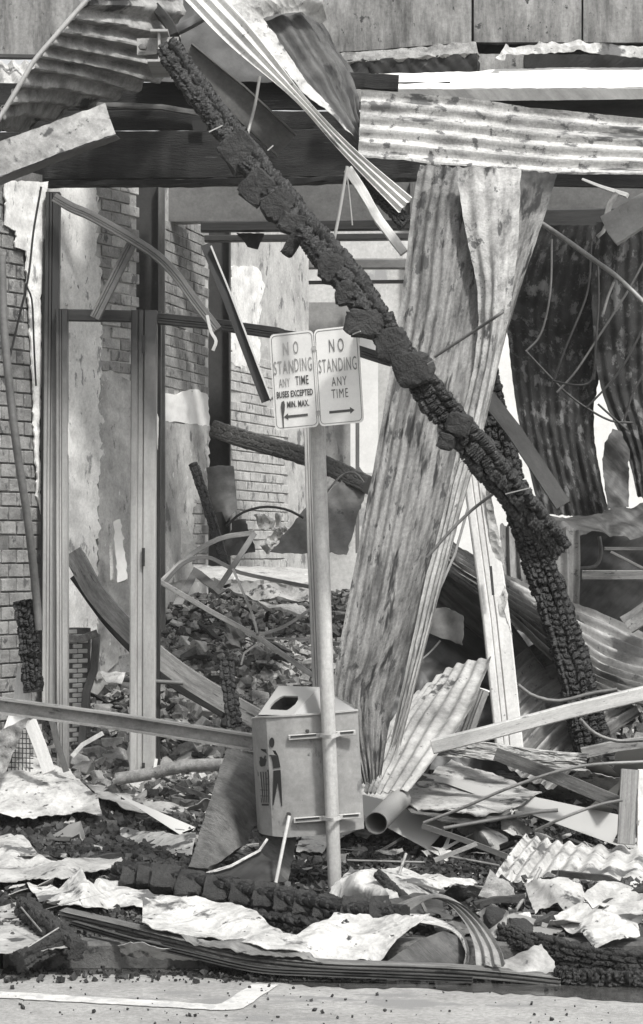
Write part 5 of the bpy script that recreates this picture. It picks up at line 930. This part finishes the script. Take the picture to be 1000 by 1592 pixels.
# long metal strips along the kerb
beam('kerb_strip', [(92, 1420, 10.95), (190, 1443, 10.65), (290, 1468, 10.36), (380, 1489, 10.22), (500, 1502, 10.15), (640, 1507, 10.12), (720, 1511, 10.1), (790, 1517, 10.08), (872, 1526, 10.05)], 14, .05, M['kerb_metal'] if 'kerb_metal' in M else M['galv_mid'],
     'long grooved metal strip lying along the whole kerb edge', 'metal strip', 'rib', smooth=True, roll=-15)
beam('kerb_strip', [(110, 1436, 10.7), (200, 1462, 10.38), (300, 1486, 10.25), (400, 1508, 10.13), (500, 1514, 10.1), (600, 1518, 10.08), (735, 1524, 10.05)], 9, .03, M['galv_dark'],
     'darker lower strip under the long kerb strip', 'metal strip', 'rib', smooth=True)
poly('torn_flange', [(282, 1459, 10.36), (380, 1466, 10.3), (480, 1484, 10.2), (500, 1496, 10.15), (380, 1487, 10.2), (290, 1468, 10.34)], M['galv_mid'], 'torn sooty lip of metal above the kerb strip', 'metal strip', crumple=.012, rag=1.5, step=4)
poly('strip_tail', [(760, 1508, 10.15), (810, 1488, 10.25), (842, 1482, 10.25), (862, 1502, 10.15), (866, 1518, 10.1), (830, 1520, 10.1)], M['galv'], 'leaf-shaped metal tail at the right end of the kerb strip', 'metal scrap', crumple=.02, inner=[(820, 1500, 10.12)])
beam('tin_can', [(602, 1520, 10.15), (618, 1521, 10.15)], 14, .05, M['galv_light'], 'small crushed tin can in the gutter', 'can', 'tube')
# the big white sheet with its curl
poly('curled_white_sheet', [(222, 1404, 10.9), (300, 1402, 10.95), (335, 1403, 10.9), (372, 1411, 10.8), (400, 1428, 10.65), (440, 1461, 10.4), (462, 1459, 10.4), (492, 1444, 10.5), (520, 1425, 10.65), (600, 1430, 10.6), (668, 1434, 10.5), (628, 1462, 10.4), (592, 1497, 10.25), (500, 1499, 10.22), (380, 1486, 10.27), (280, 1462, 10.4), (222, 1446, 10.55)],
     M['white_sheet'], 'big white wavy sheet metal lying behind the kerb strip', 'metal sheet', inner=[(300, 1435, 10.68), (400, 1465, 10.36), (500, 1465, 10.36), (560, 1455, 10.5), (440, 1475, 10.3), (350, 1425, 10.74)], crumple=.02, csc=3, rag=1.2)
sheet('sheet_curl', [[(520, 1426, 10.85), (600, 1430, 10.75), (668, 1436, 10.6), (708, 1452, 10.4), (724, 1475, 10.3), (722, 1500, 10.25)], [(600, 1418, 11.0), (660, 1422, 10.9), (700, 1436, 10.7), (722, 1456, 10.5), (730, 1478, 10.4), (728, 1500, 10.3)]], M['white_sheet'],
      'curling end of the white sheet arching over to the kerb', 'metal sheet', crumple=.006, res=.015)
sheet('inner_curl', [[(560, 1440, 11.1), (606, 1412, 11.1), (655, 1396, 11.0), (690, 1402, 10.8), (720, 1432, 10.5), (738, 1470, 10.25), (742, 1503, 10.15)],
                     [(590, 1452, 10.95), (630, 1418, 10.95), (674, 1393, 10.85), (716, 1404, 10.65), (752, 1436, 10.4), (778, 1474, 10.15), (787, 1500, 10.05)]], M['galv'],
      'ribbed metal ribbon looping over behind the white curl', 'metal sheet', waves=3, amp=.009, res=.012)
poly('curl_hollow_shade', [(596, 1499, 10.32), (650, 1462, 10.36), (690, 1447, 10.40), (714, 1458, 10.38), (724, 1482, 10.36), (722, 1503, 10.34), (650, 1503, 10.33)], M['galv_dark'], 'dark sheet put in as the shade inside the white curl above the kerb', 'metal sheet', crumple=.006, rag=.6)  # dark sheet added to paint the shade in the curl
poly('loop_shade_sheet', [(600, 1402, 11.3), (650, 1390, 11.4), (688, 1394, 11.3), (690, 1420, 11.1), (640, 1445, 10.95), (600, 1440, 11.0)], M['galv_dark'], 'dark sheet standing in for the shade inside the looping ribbon', 'metal sheet', crumple=.01)  # dark iron paints the shaded inside of the loop
# flat crumpled sheets: outline with height over the footpath, material, label, inner points
def gs_(name, pts, m, label, inner=(), cr=.014, csc=3.5, rag=1.8, cat='metal sheet', th=.003):
    q = [g(u, v, z) for u, v, z in pts]; poly(name, q, m, label, cat, inner=[g(u, v, z) for u, v, z in inner], crumple=cr, csc=csc, rag=rag, th=th)
gs_('crumpled_sheet', [(-30, 1300, .10), (38, 1304, .12), (62, 1332, .07), (96, 1346, .05), (112, 1352, .03), (60, 1356, .03), (-30, 1352, .02)], M['white_sheet'], 'white folded sheet peak at the far left of the footpath', [(20, 1325, .10), (50, 1345, .03)])
gs_('crumpled_sheet', [(-30, 1350, .05), (60, 1352, .04), (112, 1340, .08), (190, 1338, .09), (188, 1358, .05), (130, 1364, .04), (60, 1370, .05), (-30, 1380, .03)], M['soot_sheet'], 'long low pale sheet left of the charred log', [(100, 1350, .09)])
gs_('crumpled_sheet', [(42, 1380, .04), (90, 1382, .03), (118, 1368, .09), (126, 1358, .14), (140, 1376, .10), (165, 1372, .06), (190, 1380, .06), (240, 1392, .06), (292, 1396, .05), (286, 1424, .02), (250, 1430, .0), (208, 1412, .03), (170, 1416, .01), (130, 1418, .02), (60, 1406, .02)], M['white_sheet'], 'white sheet with a raised crease left of the big wavy sheet', [(130, 1385, .12), (160, 1400, .05), (90, 1395, .06)], cr=.02)
gs_('crumpled_sheet', [(189, 1289, .07), (250, 1294, .08), (306, 1298, .10), (298, 1332, .02), (278, 1334, .02), (240, 1325, .0), (190, 1305, .02)], M['white_sheet'], 'small white sheet on the cinders left of the leaning slab', [], cr=.012)
gs_('crumpled_sheet', [(185, 1466, .02), (215, 1464, .03), (300, 1478, -.01), (350, 1486, -.03), (345, 1492, -.05), (260, 1490, -.05), (190, 1484, -.04)], M['soot_sheet'], 'pale sheet half hidden beneath the kerb strip at left')
poly('tarpaulin', [(-30, 1196, 15.0), (0, 1196, 15.0), (40, 1188, 15.05), (62, 1178, 15.1), (82, 1196, 15.0), (108, 1200, 15.0), (130, 1222, 14.85), (152, 1245, 14.6), (160, 1274, 14.35), (120, 1262, 14.45), (95, 1270, 14.4), (55, 1277, 14.3), (-30, 1272, 14.35)], M['white_sheet'], 'big draped white tarpaulin over the heap at left', 'tarpaulin', inner=[(60, 1215, 14.8), (100, 1235, 14.62), (20, 1240, 14.55), (108, 1215, 14.8), (88, 1255, 14.45)], crumple=.02, csc=2.6, rag=1.8)
poly('crumpled_sheet', [(132, 1222, 15.1), (200, 1228, 15.15), (300, 1238, 15.2), (334, 1240, 15.2), (336, 1262, 14.7), (300, 1262, 14.7), (262, 1268, 14.5), (215, 1268, 14.5), (178, 1252, 14.6), (150, 1238, 14.85)], M['soot_sheet'], 'sooty pale sheet in front of the shop sill', 'metal sheet', inner=[(190, 1240, 14.85), (240, 1250, 14.85)], crumple=.015, csc=3.5, rag=1.8)
gs_('crumpled_sheet', [(156, 1250, .12), (172, 1252, .12), (200, 1266, .09), (232, 1280, .06), (196, 1276, .07), (164, 1266, .10)], M['white_sheet'], 'narrow white scrap at the right foot of the tarpaulin')
gs_('pale_board', [(-40, 1412, .0), (60, 1418, .02), (92, 1428, .02), (112, 1474, .01), (60, 1480, .0), (-40, 1482, .0)], M['soot_sheet'], 'smooth pale board bridging the kerb at the bottom left', cr=.004, cat='board')
gs_('crumpled_sheet', [(512, 1396, .0), (525, 1374, .07), (546, 1352, .12), (620, 1356, .10), (700, 1364, .10), (746, 1374, .06), (735, 1386, .03), (700, 1380, .06), (672, 1400, .02), (648, 1412, .0), (600, 1414, .0), (560, 1404, .0)], M['white_sheet'], 'white sheet at the foot of the sign post on its right', [(560, 1380, .09), (620, 1380, .10), (660, 1385, .06)], cr=.02)
gs_('crumpled_sheet', [(460, 1332, .0), (470, 1300, .08), (545, 1262, .16), (566, 1218, .25), (600, 1222, .24), (625, 1228, .22), (590, 1262, .14), (560, 1290, .08), (520, 1310, .05), (500, 1332, .0)], M['white_sheet'], 'white sheet showing below the litter bin', [(520, 1290, .08)], cr=.02)
bw = thing('raised_panel', P(720, 1255, 13.6), 'large pale panel propped up over a second sheet right of the bin', 'panel')
poly('upper_sheet', [(618, 1248, 13.6), (660, 1215, 14.3), (702, 1184, 15.0), (760, 1202, 14.8), (842, 1236, 14.1), (810, 1252, 13.7), (775, 1268, 13.4), (740, 1270, 13.3), (690, 1263, 13.35), (640, 1254, 13.5)], M['soot_sheet2'] if 'soot_sheet2' in M else M['soot_sheet'], parent=bw, crumple=.012, csc=2.5, rag=1.2, th=.008)
poly('lower_sheet', [(622, 1252, 13.65), (690, 1262, 13.5), (745, 1269, 13.45), (795, 1262, 13.6), (775, 1276, 13.3), (730, 1284, 13.2), (680, 1276, 13.2), (640, 1264, 13.4)], M['galv_mid'], parent=bw, crumple=.008, rag=1, th=.006)
def tube_open(name, p0, p1, r, m, label, cat):
    p0, p1 = P(*p0), P(*p1); T = (p1 - p0).normalized(); A = T.orthogonal().normalized(); B = T.cross(A); vs = []; n = 24
    for p, rr in ((p1, r), (p0, r), (p0, r * .93), (p1, r * .93)):
        for k in range(n): a = 2 * math.pi * k / n; vs.append(p + A * rr * math.cos(a) + B * rr * math.sin(a) * .92)
    fs = []
    for q in range(3):
        for k in range(n): a, b = q * n + k, q * n + (k + 1) % n; fs.append([a, b, b + n, a + n])
    fs.append([3 * n + k for k in range(n)])
    ob = finish(name, vs, fs, m, None, None, True, 50); return tag(ob, label, cat)
tube_open('drum', (585, 1280, 12.9), (622, 1242, 13.3), px(19, 13), M['galv'], 'grey metal cylinder lying beside the big leaning sheet foot', 'drum')
sheet('cement_roof_sheet', [[(818, 1297, 13.0), (785, 1340, 12.55), (762, 1378, 12.2)], [(908, 1312, 12.95), (884, 1350, 12.5), (862, 1392, 12.1)], [(1060, 1318, 12.9), (1060, 1360, 12.5), (1055, 1400, 12.0)]], M['white_sheet'],
      'white corrugated cement sheet lying at the right of the footpath', 'roof sheet', waves=10, amp=.014, crumple=.01, res=.016, rag=(.03, .05))
gs_('crumpled_sheet', [(820, 1385, .08), (836, 1370, .14), (880, 1368, .14), (905, 1385, .1), (915, 1400, .06), (890, 1425, .02), (868, 1412, .03), (850, 1420, .0), (830, 1425, .0)], M['soot_sheet'], 'crumpled pale scrap in front of the corrugated cement sheet', [(860, 1390, .09)], cr=.016, csc=5)
gs_('crumpled_sheet', [(906, 1400, .1), (935, 1372, .16), (965, 1378, .14), (1010, 1400, .1), (1010, 1425, .05), (960, 1428, .04), (925, 1420, .05)], M['white_sheet'], 'white folded scrap at the right edge', [(955, 1400, .09)], cr=.016, csc=5)
gs_('crumpled_sheet', [(862, 1430, .06), (900, 1408, .12), (935, 1420, .10), (990, 1440, .05), (996, 1462, .0), (960, 1466, .02), (925, 1476, .0), (905, 1456, .02), (880, 1450, .02)], M['white_sheet'], 'bright white scrap above the kerb logs', [(910, 1430, .07), (950, 1450, .04)], cr=.016, csc=5)
gs_('crumpled_sheet', [(846, 1368, .12), (862, 1364, .14), (912, 1390, .08), (906, 1404, .04), (880, 1398, .06), (850, 1384, .06)], M['galv_mid'], 'small folded grey tray lying on the white scraps', cr=.01)
gs_('crumpled_sheet', [(715, 1296, .08), (740, 1280, .16), (766, 1290, .14), (790, 1304, .1), (796, 1318, .06), (766, 1330, .02), (735, 1312, .05)], M['soot_sheet'], 'rippled pale scrap beside the corrugated cement sheet', [(755, 1300, .15)], cr=.02)
gs_('crumpled_sheet', [(776, 1278, .14), (800, 1274, .16), (828, 1292, .1), (812, 1302, .06), (782, 1300, .1)], M['white_sheet'], 'small bright tent-shaped scrap at the corner of the cement sheet', cr=.02)
gs_('crumpled_sheet', [(654, 1325, .05), (680, 1320, .05), (712, 1326, .03), (690, 1338, .0), (666, 1334, .01)], M['white_sheet'], 'small flat white flake on the cinders right of the post', cr=.005)
gs_('crumpled_sheet', [(582, 1324, .04), (625, 1318, .05), (630, 1326, .02), (600, 1330, .02)], M['white_sheet'], 'tiny white flake near the sign post', cr=.005)
gs_('crumpled_sheet', [(630, 1280, .08), (670, 1268, .14), (690, 1276, .1), (690, 1290, .04), (640, 1292, .03)], M['soot_sheet'], 'crumpled sheet tucked under the raised panel', cr=.02)
gs_('crumpled_sheet', [(590, 1284, .10), (610, 1278, .12), (624, 1282, .1), (628, 1292, .05), (592, 1292, .05)], M['galv_mid'], 'bent grey offcut below the metal cylinder', cr=.02)
gs_('crumpled_sheet', [(742, 1400, .05), (760, 1362, .14), (790, 1378, .1), (805, 1400, .04), (770, 1406, .03)], M['rub_grey'], 'mottled torn square standing left of the cement sheet', cr=.02)
gs_('crumpled_sheet', [(748, 1425, .04), (770, 1412, .10), (796, 1422, .10), (792, 1470, -.02), (765, 1462, .0)], M['rub_grey'], 'mottled grey sheet beside the looping ribbon', cr=.02)
gs_('crumpled_sheet', [(800, 1425, .06), (824, 1418, .08), (826, 1432, .04), (805, 1438, .03)], M['white_sheet'], 'small speckled pale flake near the charred lumps', cr=.01)
# boards and rods
beam('white_channel', [(660, 1160, 13.7), (760, 1168, 13.65), (912, 1186, 13.5)], 26, .08, M['white_sheet'], 'long white buckled channel under the pale rising rail', 'channel', 'Cb', wob=.02)
beam('grey_plank', [(770, 1172, 13.3), (860, 1206, 13.15), (970, 1252, 13.0)], 21, .03, M['wood_grey2'] if 'wood_grey2' in M else M['wood_grey'], 'grey plank slanting down over the white channel', 'plank')
poly('white_wedge', [g(842, 1232, .2), g(905, 1196, .42), g(985, 1212, .34), g(990, 1240, .2), g(930, 1252, .12), g(880, 1250, .12)], M['soot_sheet'], 'pale wedge of board right of the slanting grey plank', 'board', crumple=.01)
beam('sill_board', [(905, 1172, 14.2), (960, 1160, 14.2), (1040, 1150, 14.2)], 18, .05, M['galv'], 'pale board end under the hose at the right edge', 'board')
beam('standing_board', [(980, 1196, 12.9), (974, 1312, 12.8)], 28, .03, M['wood_grey3'] if 'wood_grey3' in M else M['wood'], 'standing board with a pale band at the right edge', 'board')
beam('standing_board', [(1004, 1196, 12.95), (1003, 1318, 12.9)], 24, .03, M['plaster'], 'pale standing board cut by the right edge', 'board')
beam('long_rod', [(658, 1280, 12.9), (720, 1256, 12.8), (800, 1222, 12.7), (900, 1192, 12.6), (1010, 1184, 12.6)], 5, .02, M['galv'], 'long curved rod rising over the boards to the right edge', 'rod', 'tube', smooth=True)
beam('long_rod', [(832, 1292, 12.7), (880, 1270, 12.6), (930, 1252, 12.6), (968, 1244, 12.6)], 5, .02, M['galv'], 'shorter curved rod ending at the standing board', 'rod', 'tube', smooth=True)
beam('long_rod', [(690, 1288, 12.8), (760, 1276, 12.8), (840, 1262, 12.8), (868, 1260, 12.8)], 6, .02, M['steel_grey'], 'dark straight rod under the raised panel', 'rod', 'tube')
beam('angle_iron', [(656, 1284, 12.9), (720, 1306, 12.7), (788, 1332, 12.5)], 8, .03, M['steel_grey'], 'dark angle iron lying across the cinders', 'bar', 'L')
beam('angle_iron', [(676, 1338, 12.5), (742, 1312, 12.5)], 7, .02, M['galv'], 'short grey bar crossing the dark angle iron', 'bar')
beam('ground_rod', [(540, 1338, 12.6), (660, 1341, 12.6)], 4, .015, M['galv_mid'], 'thin straight rod on the cinders right of the post', 'rod', 'tube')
beam('ground_rod', [(700, 1332, 12.5), (776, 1346, 12.4)], 4, .015, M['galv_mid'], 'thin straight rod between the small flake and the cement sheet', 'rod', 'tube')
beam('standing_rod', [(632, 1326, 11.9), (620, 1362, 11.8), (606, 1402, 11.6)], 5, .02, M['galv'], 'upright rusty rod over the white sheet right of the post', 'rod', 'tube')
beam('standing_rod', [(842, 1350, 11.6), (826, 1380, 11.5), (795, 1428, 11.3)], 6, .02, M['galv'], 'rod with a knobbed tip standing before the cement sheet', 'rod', 'tube')
beam('fluted_bar', [(924, 1428, 11.1), (1030, 1438, 11.0)], 8, .03, M['galv_light'], 'pale fluted bar lying over the scraps at the right edge', 'bar', 'rib')
charbeam('charred_scrap', [(588, 1358, 11.6), (610, 1380, 11.5), (632, 1400, 11.4)], .055, .05, M['char_grey'], 'crumbly charred stick on the white sheet right of the post', 'timber', depth=.008)
charbeam('charred_scrap', [(780, 1366, 12.0), (800, 1384, 11.9)], .035, .04, M['char_grey'], 'short charred stub at the left edge of the cement sheet', 'timber', depth=.006)
gs_('cavity_shade_sheet', [(676, 1396, .05), (705, 1376, .12), (740, 1374, .1), (742, 1396, .03), (700, 1404, .0)], M['charred_sheet'], 'dark crumpled sheet standing in for the shaded hollow at the end of the white sheet', cr=.016, csc=5)  # shade of a hollow painted as a dark sheet
# leaning slab and the folded dark sheet by the bin
poly('leaning_slab', [(352, 1166, 12.75), (376, 1170, 12.72), (396, 1176, 12.7), (400, 1230, 12.6), (398, 1280, 12.5), (384, 1312, 12.42), (322, 1354, 12.2), (293, 1349, 12.25), (312, 1290, 12.4), (332, 1225, 12.55)], M['slab'], 'big dark textured slab leaning left of the litter bin', 'slab', inner=[(350, 1260, 12.4)], crumple=.012, csc=5, rag=1, th=.05, grain=.004)
poly('dark_fold', [(318, 1360, 12.0), (360, 1348, 12.05), (404, 1324, 12.15), (425, 1342, 12.1), (446, 1372, 12.0), (400, 1372, 11.95), (350, 1362, 11.98)], M['frame_dark'], 'dark folded sheet with a white upper edge under the bin', 'metal sheet', crumple=.008)
beam('fold_edge', [(318, 1359, 11.96), (360, 1346, 12.0), (404, 1322, 12.1), (416, 1304, 12.12)], 4, .01, M['white_sheet'], 'thin white edge above the dark folded sheet', 'strip')

# ================================================================= LOOSE RUBBLE
def samp_px(u0, u1, v0, v1, hf=lambda x, y: 0.0):
    def f():
        for _ in range(60):
            u = random.uniform(u0, u1); v = random.uniform(v0, v1); Y = F * CH / (v - VH)
            if Y < 14.5: x = (u - 500) / F * Y; return x, Y, foot(x, Y)
        return 0, 12, 0
    return f
def samp_mound(u0, u1, y0, y1):
    def f(): y = random.uniform(y0, y1); x = (random.uniform(u0, u1) - 500) / F * y; return x, y, hgt(x, y) - .01
    return f
def samp_xy(x0, x1, y0, y1, z=0):
    def f():
        x, y = random.uniform(x0, x1), random.uniform(y0, y1); return x, y, (hgt(x, y) if y > 13.9 else z)
    return f
scatter('cinders', 16000, samp_xy(-2.4, 2.4, 11.2, 14.7, 0), .006, .045, M['crumb'], 'black cinders strewn all over the footpath', 'cinders', pw=2.2)
scatter('cinders', 5000, samp_xy(-2.3, -.3, 12.3, 14.6, 0), .012, .06, M['crumb'], 'coarse black cinders in front of the shop at left', 'cinders', pw=1.8)
scatter('cinders', 2500, samp_xy(-2.2, 2.2, 10.6, 11.4, 0), .006, .03, M['rub_dark'], 'fine burnt crumbs beside the kerb', 'cinders')
scatter('gutter_crumbs', 900, samp_xy(-1.6, 1.7, 10.12, 10.45, -.117), .006, .03, M['crumb'], 'burnt crumbs lying in the gutter', 'cinders', pw=3)
scatter('road_crumbs', 170, samp_xy(-1.6, 1.7, 9.2, 10.1, -.117), .004, .018, M['crumb'], 'scattered burnt specks on the road', 'cinders', pw=3)
scatter('pale_grit', 1500, samp_xy(-2.3, 2.3, 11.2, 14.8, 0.005), .004, .02, M['rub_light'], 'pale grit among the cinders', 'grit', flat=.6)
scatter('rubble', 10000, samp_mound(-20, 1020, 15.2, 20.5), .012, .08, M['rub_dark'], 'dark burnt rubble heaped inside the shop', 'rubble', pw=2)
scatter('rubble', 10000, samp_mound(-20, 1020, 15.2, 20.5), .012, .08, M['rub_grey'], 'grey masonry rubble heaped inside the shop', 'rubble', pw=2)
scatter('rubble', 3600, samp_mound(90, 560, 15.3, 20), .015, .08, M['rub_light'], 'pale plaster rubble heaped inside the shop', 'rubble', flat=.55, pw=2)
scatter('wire_tangle', 1300, samp_mound(250, 560, 15.3, 18.5), .012, .035, M['steel_grey'], 'fine rusted wires tangled through the rubble', 'wires', long=12, flat=.5)
scatter('pale_specks', 9000, samp_mound(-20, 1020, 15.2, 20), .008, .03, M['rub_light'], 'small pale plaster specks in the rubble', 'rubble')
scatter('splinters', 1500, samp_mound(-20, 1020, 15.3, 20), .03, .09, M['burnt_board'], 'burnt splinters and laths in the rubble', 'splinters', long=5, flat=.6)
scatter('ash_debris', 2500, samp_mound(-20, 1020, 14.4, 15.6), .015, .07, M['rub_dark'], 'small burnt debris along the shop sill', 'rubble', pw=2)
scatter('ash_debris', 700, samp_mound(-20, 1020, 14.4, 15.6), .015, .06, M['rub_light'], 'small pale debris along the shop sill', 'rubble', pw=2)
# broken bricks that show singly
chunks = [box_mesh('broken_brick', random.uniform(.10, .17), random.uniform(.08, .11), random.uniform(.05, .09), .008, .004, 2) for _ in range(9)]
mats_ = [M['rub_grey'], M['rub_light'], M['brick'], M['rub_dark'], M['rub_grey']]
var = []
for i, me in enumerate(chunks): me.materials.append(mats_[i % 5]); var.append(me)
tone = ['grey', 'pale', 'red-brown toned', 'blackened', 'dusty grey']
for u0, u1, y0, y1, n, where in ((245, 480, 15.7, 18.2, 105, 'on the heap behind the bent metalwork'), (105, 205, 15.6, 17.5, 34, 'on the heap between the shopfront mullions'), (880, 1005, 17.2, 19.5, 20, 'on the far heap at the right edge'), (250, 480, 15.3, 15.9, 22, 'at the foot of the heap left of the bin'), (100, 200, 15.0, 15.6, 12, 'below the level rail between the mullions')):
    for _ in range(n):
        x, y, z = samp_mound(u0, u1, y0, y1)(); k = random.randrange(9); o = link('broken_brick', var[k]); o.location = (x, y, z + .03)
        o.rotation_euler = (random.gauss(0, .5), random.gauss(0, .5), random.uniform(0, 6.28)); s = random.choice((.5, .6, .75, 1.0, 1.25)); o.scale = (s, s, s)
        tn = tone[k % 5] if k % 5 != 2 else 'weathered'
        tag(o, tn + ' broken brick lying ' + where, 'broken brick', tn + ' broken bricks ' + where)
for _ in range(26):
    x, y, z = samp_xy(-2.2, 2.2, 10.9, 12.6, .01)(); o = link('charcoal_lump', chunks[3]); o.location = (x, y, z + .012); s = random.uniform(.22, .42); o.scale = (s, s, s)
    o.rotation_euler = (random.gauss(0, .5), random.gauss(0, .5), random.uniform(0, 6.28)); tag(o, 'loose black charcoal lump lying on the footpath debris', 'charcoal', 'charcoal lumps on the footpath')
# torn scraps, laths and broken boards over the whole footpath
def scrap_mesh(k, m):
    n = random.randint(5, 8); R0 = random.uniform(.07, .13); sd = seed(); bm = bmesh.new(); top = []
    ang = sorted(random.uniform(0, 6.283) for _ in range(n)); out = [(R0 * random.uniform(.6, 1.3) * math.cos(t) * 1.4, R0 * random.uniform(.5, 1.2) * math.sin(t)) for t in ang]
    pts = []
    for q in range(n):
        p0, p1 = out[q], out[(q + 1) % n]
        for t in (0, .33, .66): pts.append((p0[0] + (p1[0] - p0[0]) * t + random.uniform(-1, 1) * .006, p0[1] + (p1[1] - p0[1]) * t + random.uniform(-1, 1) * .006))
    rings = []
    for f in (1, .66, .33): rings.append([bm.verts.new((x * f, y * f, .03 * abs(nz(x * f * 9, y * f * 9, sd)) + .02 * nz(x * f * 22, y * f * 22, sd) + .015)) for x, y in pts])
    c0 = bm.verts.new((0, 0, .03 * abs(nz(0, 0, sd)) + .02))
    L = len(pts)
    for r in range(2):
        for q in range(L): bm.faces.new([rings[r][q], rings[r][(q + 1) % L], rings[r + 1][(q + 1) % L], rings[r + 1][q]])
    for q in range(L): bm.faces.new([rings[2][q], rings[2][(q + 1) % L], c0])
    bmesh.ops.recalc_face_normals(bm, faces=bm.faces); bmesh.ops.solidify(bm, geom=bm.faces[:], thickness=.003)
    me = bpy.data.meshes.new('torn_scrap'); bm.to_mesh(me); bm.free(); me.materials.append(m); me.set_sharp_from_angle(angle=.5); return me
sm = [('white', M['white_sheet']), ('sooty', M['soot_sheet']), ('grey', M['galv']), ('mottled', M['rub_grey']), ('dark', M['galv_dark'])]
smesh = [(t, scrap_mesh(k, m)) for k, (t, m) in enumerate(sm * 3)]
for u0, u1, v0, v1, n, where in ((560, 1000, 1255, 1345, 44, 'between the raised panel and the cement sheet'), (0, 420, 1278, 1350, 16, 'on the cinders in front of the shop'), (640, 1000, 1370, 1460, 22, 'among the scraps above the kerb at right'), (0, 240, 1375, 1440, 10, 'near the crossed timbers'), (430, 640, 1300, 1390, 12, 'round the foot of the sign post'), (640, 1000, 1180, 1255, 22, 'under the pale rail at right')):
    for _ in range(n):
        u = random.uniform(u0, u1); v = random.uniform(v0, v1); Y = min(F * CH / (v - VH), 15.3); x = (u - 500) / F * Y; z = hgt(x, Y) if Y > 13.9 else .0
        t, me = random.choice(smesh); o = link('torn_scrap', me); o.location = (x, Y, z + random.uniform(0, .03)); s = random.uniform(.35, 1.15); o.scale = (s, s, s)
        o.rotation_euler = (random.gauss(.12, .3), random.gauss(0, .3), random.uniform(0, 6.28))
        tag(o, 'small ' + t + ' torn metal scrap lying ' + where, 'metal scrap', t + ' torn scraps ' + where)
def stick_mesh(m, L, w, h):
    bm = bmesh.new(); k = 7; rows = []; sd = seed()
    for q in range(k + 1):
        t = q / k - .5; tw = 1 - (.6 * max(0, abs(t) - .38) / .12 if abs(t) > .38 else 0) * random.uniform(.3, 1); ox = .02 * nz(t * 3, sd); oz = .015 * nz(t * 3, sd, 4)
        rows.append([bm.verts.new((t * L, ox + a_ * w * tw * random.uniform(.85, 1.1), oz + c_ * h * tw * random.uniform(.85, 1.1) + h)) for a_, c_ in ((-.5, -.5), (.5, -.5), (.5, .5), (-.5, .5))])
    for q in range(k):
        for r in range(4): bm.faces.new([rows[q][r], rows[q][(r + 1) % 4], rows[q + 1][(r + 1) % 4], rows[q + 1][r]])
    bm.faces.new(rows[0][::-1]); bm.faces.new(rows[-1]); bmesh.ops.recalc_face_normals(bm, faces=bm.faces)
    me = bpy.data.meshes.new('splintered_lath'); bm.to_mesh(me); bm.free(); me.materials.append(m); return me
M['lath'] = mat('lath_wood', .12, .34, 9, (1, 5, 5), rough=.85, bump=.8, bsc=40, coord='Object', spots=(.03, 9, .58, (1, 2, 2)))
M['lath_dark'] = mat('lath_burnt', .015, .05, 9, (1, 5, 5), rough=.85, bump=.8, bsc=40, coord='Object')
st_ = [(t, stick_mesh(m, L, w, h)) for t, m, L, w, h in (('pale', M['lath'], .5, .03, .012), ('burnt', M['lath_dark'], .55, .035, .03), ('pale', M['lath'], .32, .05, .012), ('grey', M['galv_mid'], .6, .015, .012), ('burnt', M['lath_dark'], .35, .05, .03), ('grey', M['galv'], .45, .02, .006))]
for u0, u1, v0, v1, n, where in ((560, 1000, 1255, 1360, 24, 'between the raised panel and the cement sheet'), (0, 420, 1278, 1360, 9, 'on the cinders in front of the shop'), (600, 1000, 1370, 1460, 12, 'above the kerb at right'), (640, 1000, 1170, 1255, 14, 'under the pale rail at right'), (100, 480, 950, 1190, 34, 'across the rubble inside the shop')):
    for _ in range(n):
        u = random.uniform(u0, u1); v = random.uniform(v0, v1)
        Y = min(F * CH / (v - VH), 15.3) if v > 1195 or u > 600 else 15.4 + (1190 - v) / 240 * 3
        x = (u - 500) / F * Y; z = hgt(x, Y) if Y > 13.9 else .0
        t, me = random.choice(st_); o = link('splintered_lath', me); o.location = (x, Y, z + random.uniform(.01, .06)); s = random.uniform(.5, 1.1); o.scale = (s, 1, 1)
        o.rotation_euler = (0, random.gauss(0, .22), random.uniform(0, 6.28)); tag(o, t + ' broken lath or strip lying ' + where, 'lath', t + ' laths ' + where)
# ================================================================= SMOKE-LADEN AIR
def haze_box():
    bm = bmesh.new(); bmesh.ops.create_cube(bm, size=1); me = bpy.data.meshes.new('haze')
    for v in bm.verts: v.co = Vector((v.co.x * 124, v.co.y * 114 + 25, (v.co.z + .5) * 9.5 - 1.4))
    bm.to_mesh(me); bm.free(); m = bpy.data.materials.new('haze'); m.use_nodes = True; n = m.node_tree.nodes; n.clear()
    pv = n.new('ShaderNodeVolumePrincipled'); pv.inputs['Color'].default_value = (.9, .89, .87, 1); pv.inputs['Density'].default_value = HAZE; pv.inputs['Anisotropy'].default_value = .2
    ou = n.new('ShaderNodeOutputMaterial'); m.node_tree.links.new(pv.outputs[0], ou.inputs['Volume'])
    return tag(link('haze', me, m), 'thin smoky haze hanging over the burnt-out shop', None, None, 'stuff')
HAZE = .0009
haze_box()
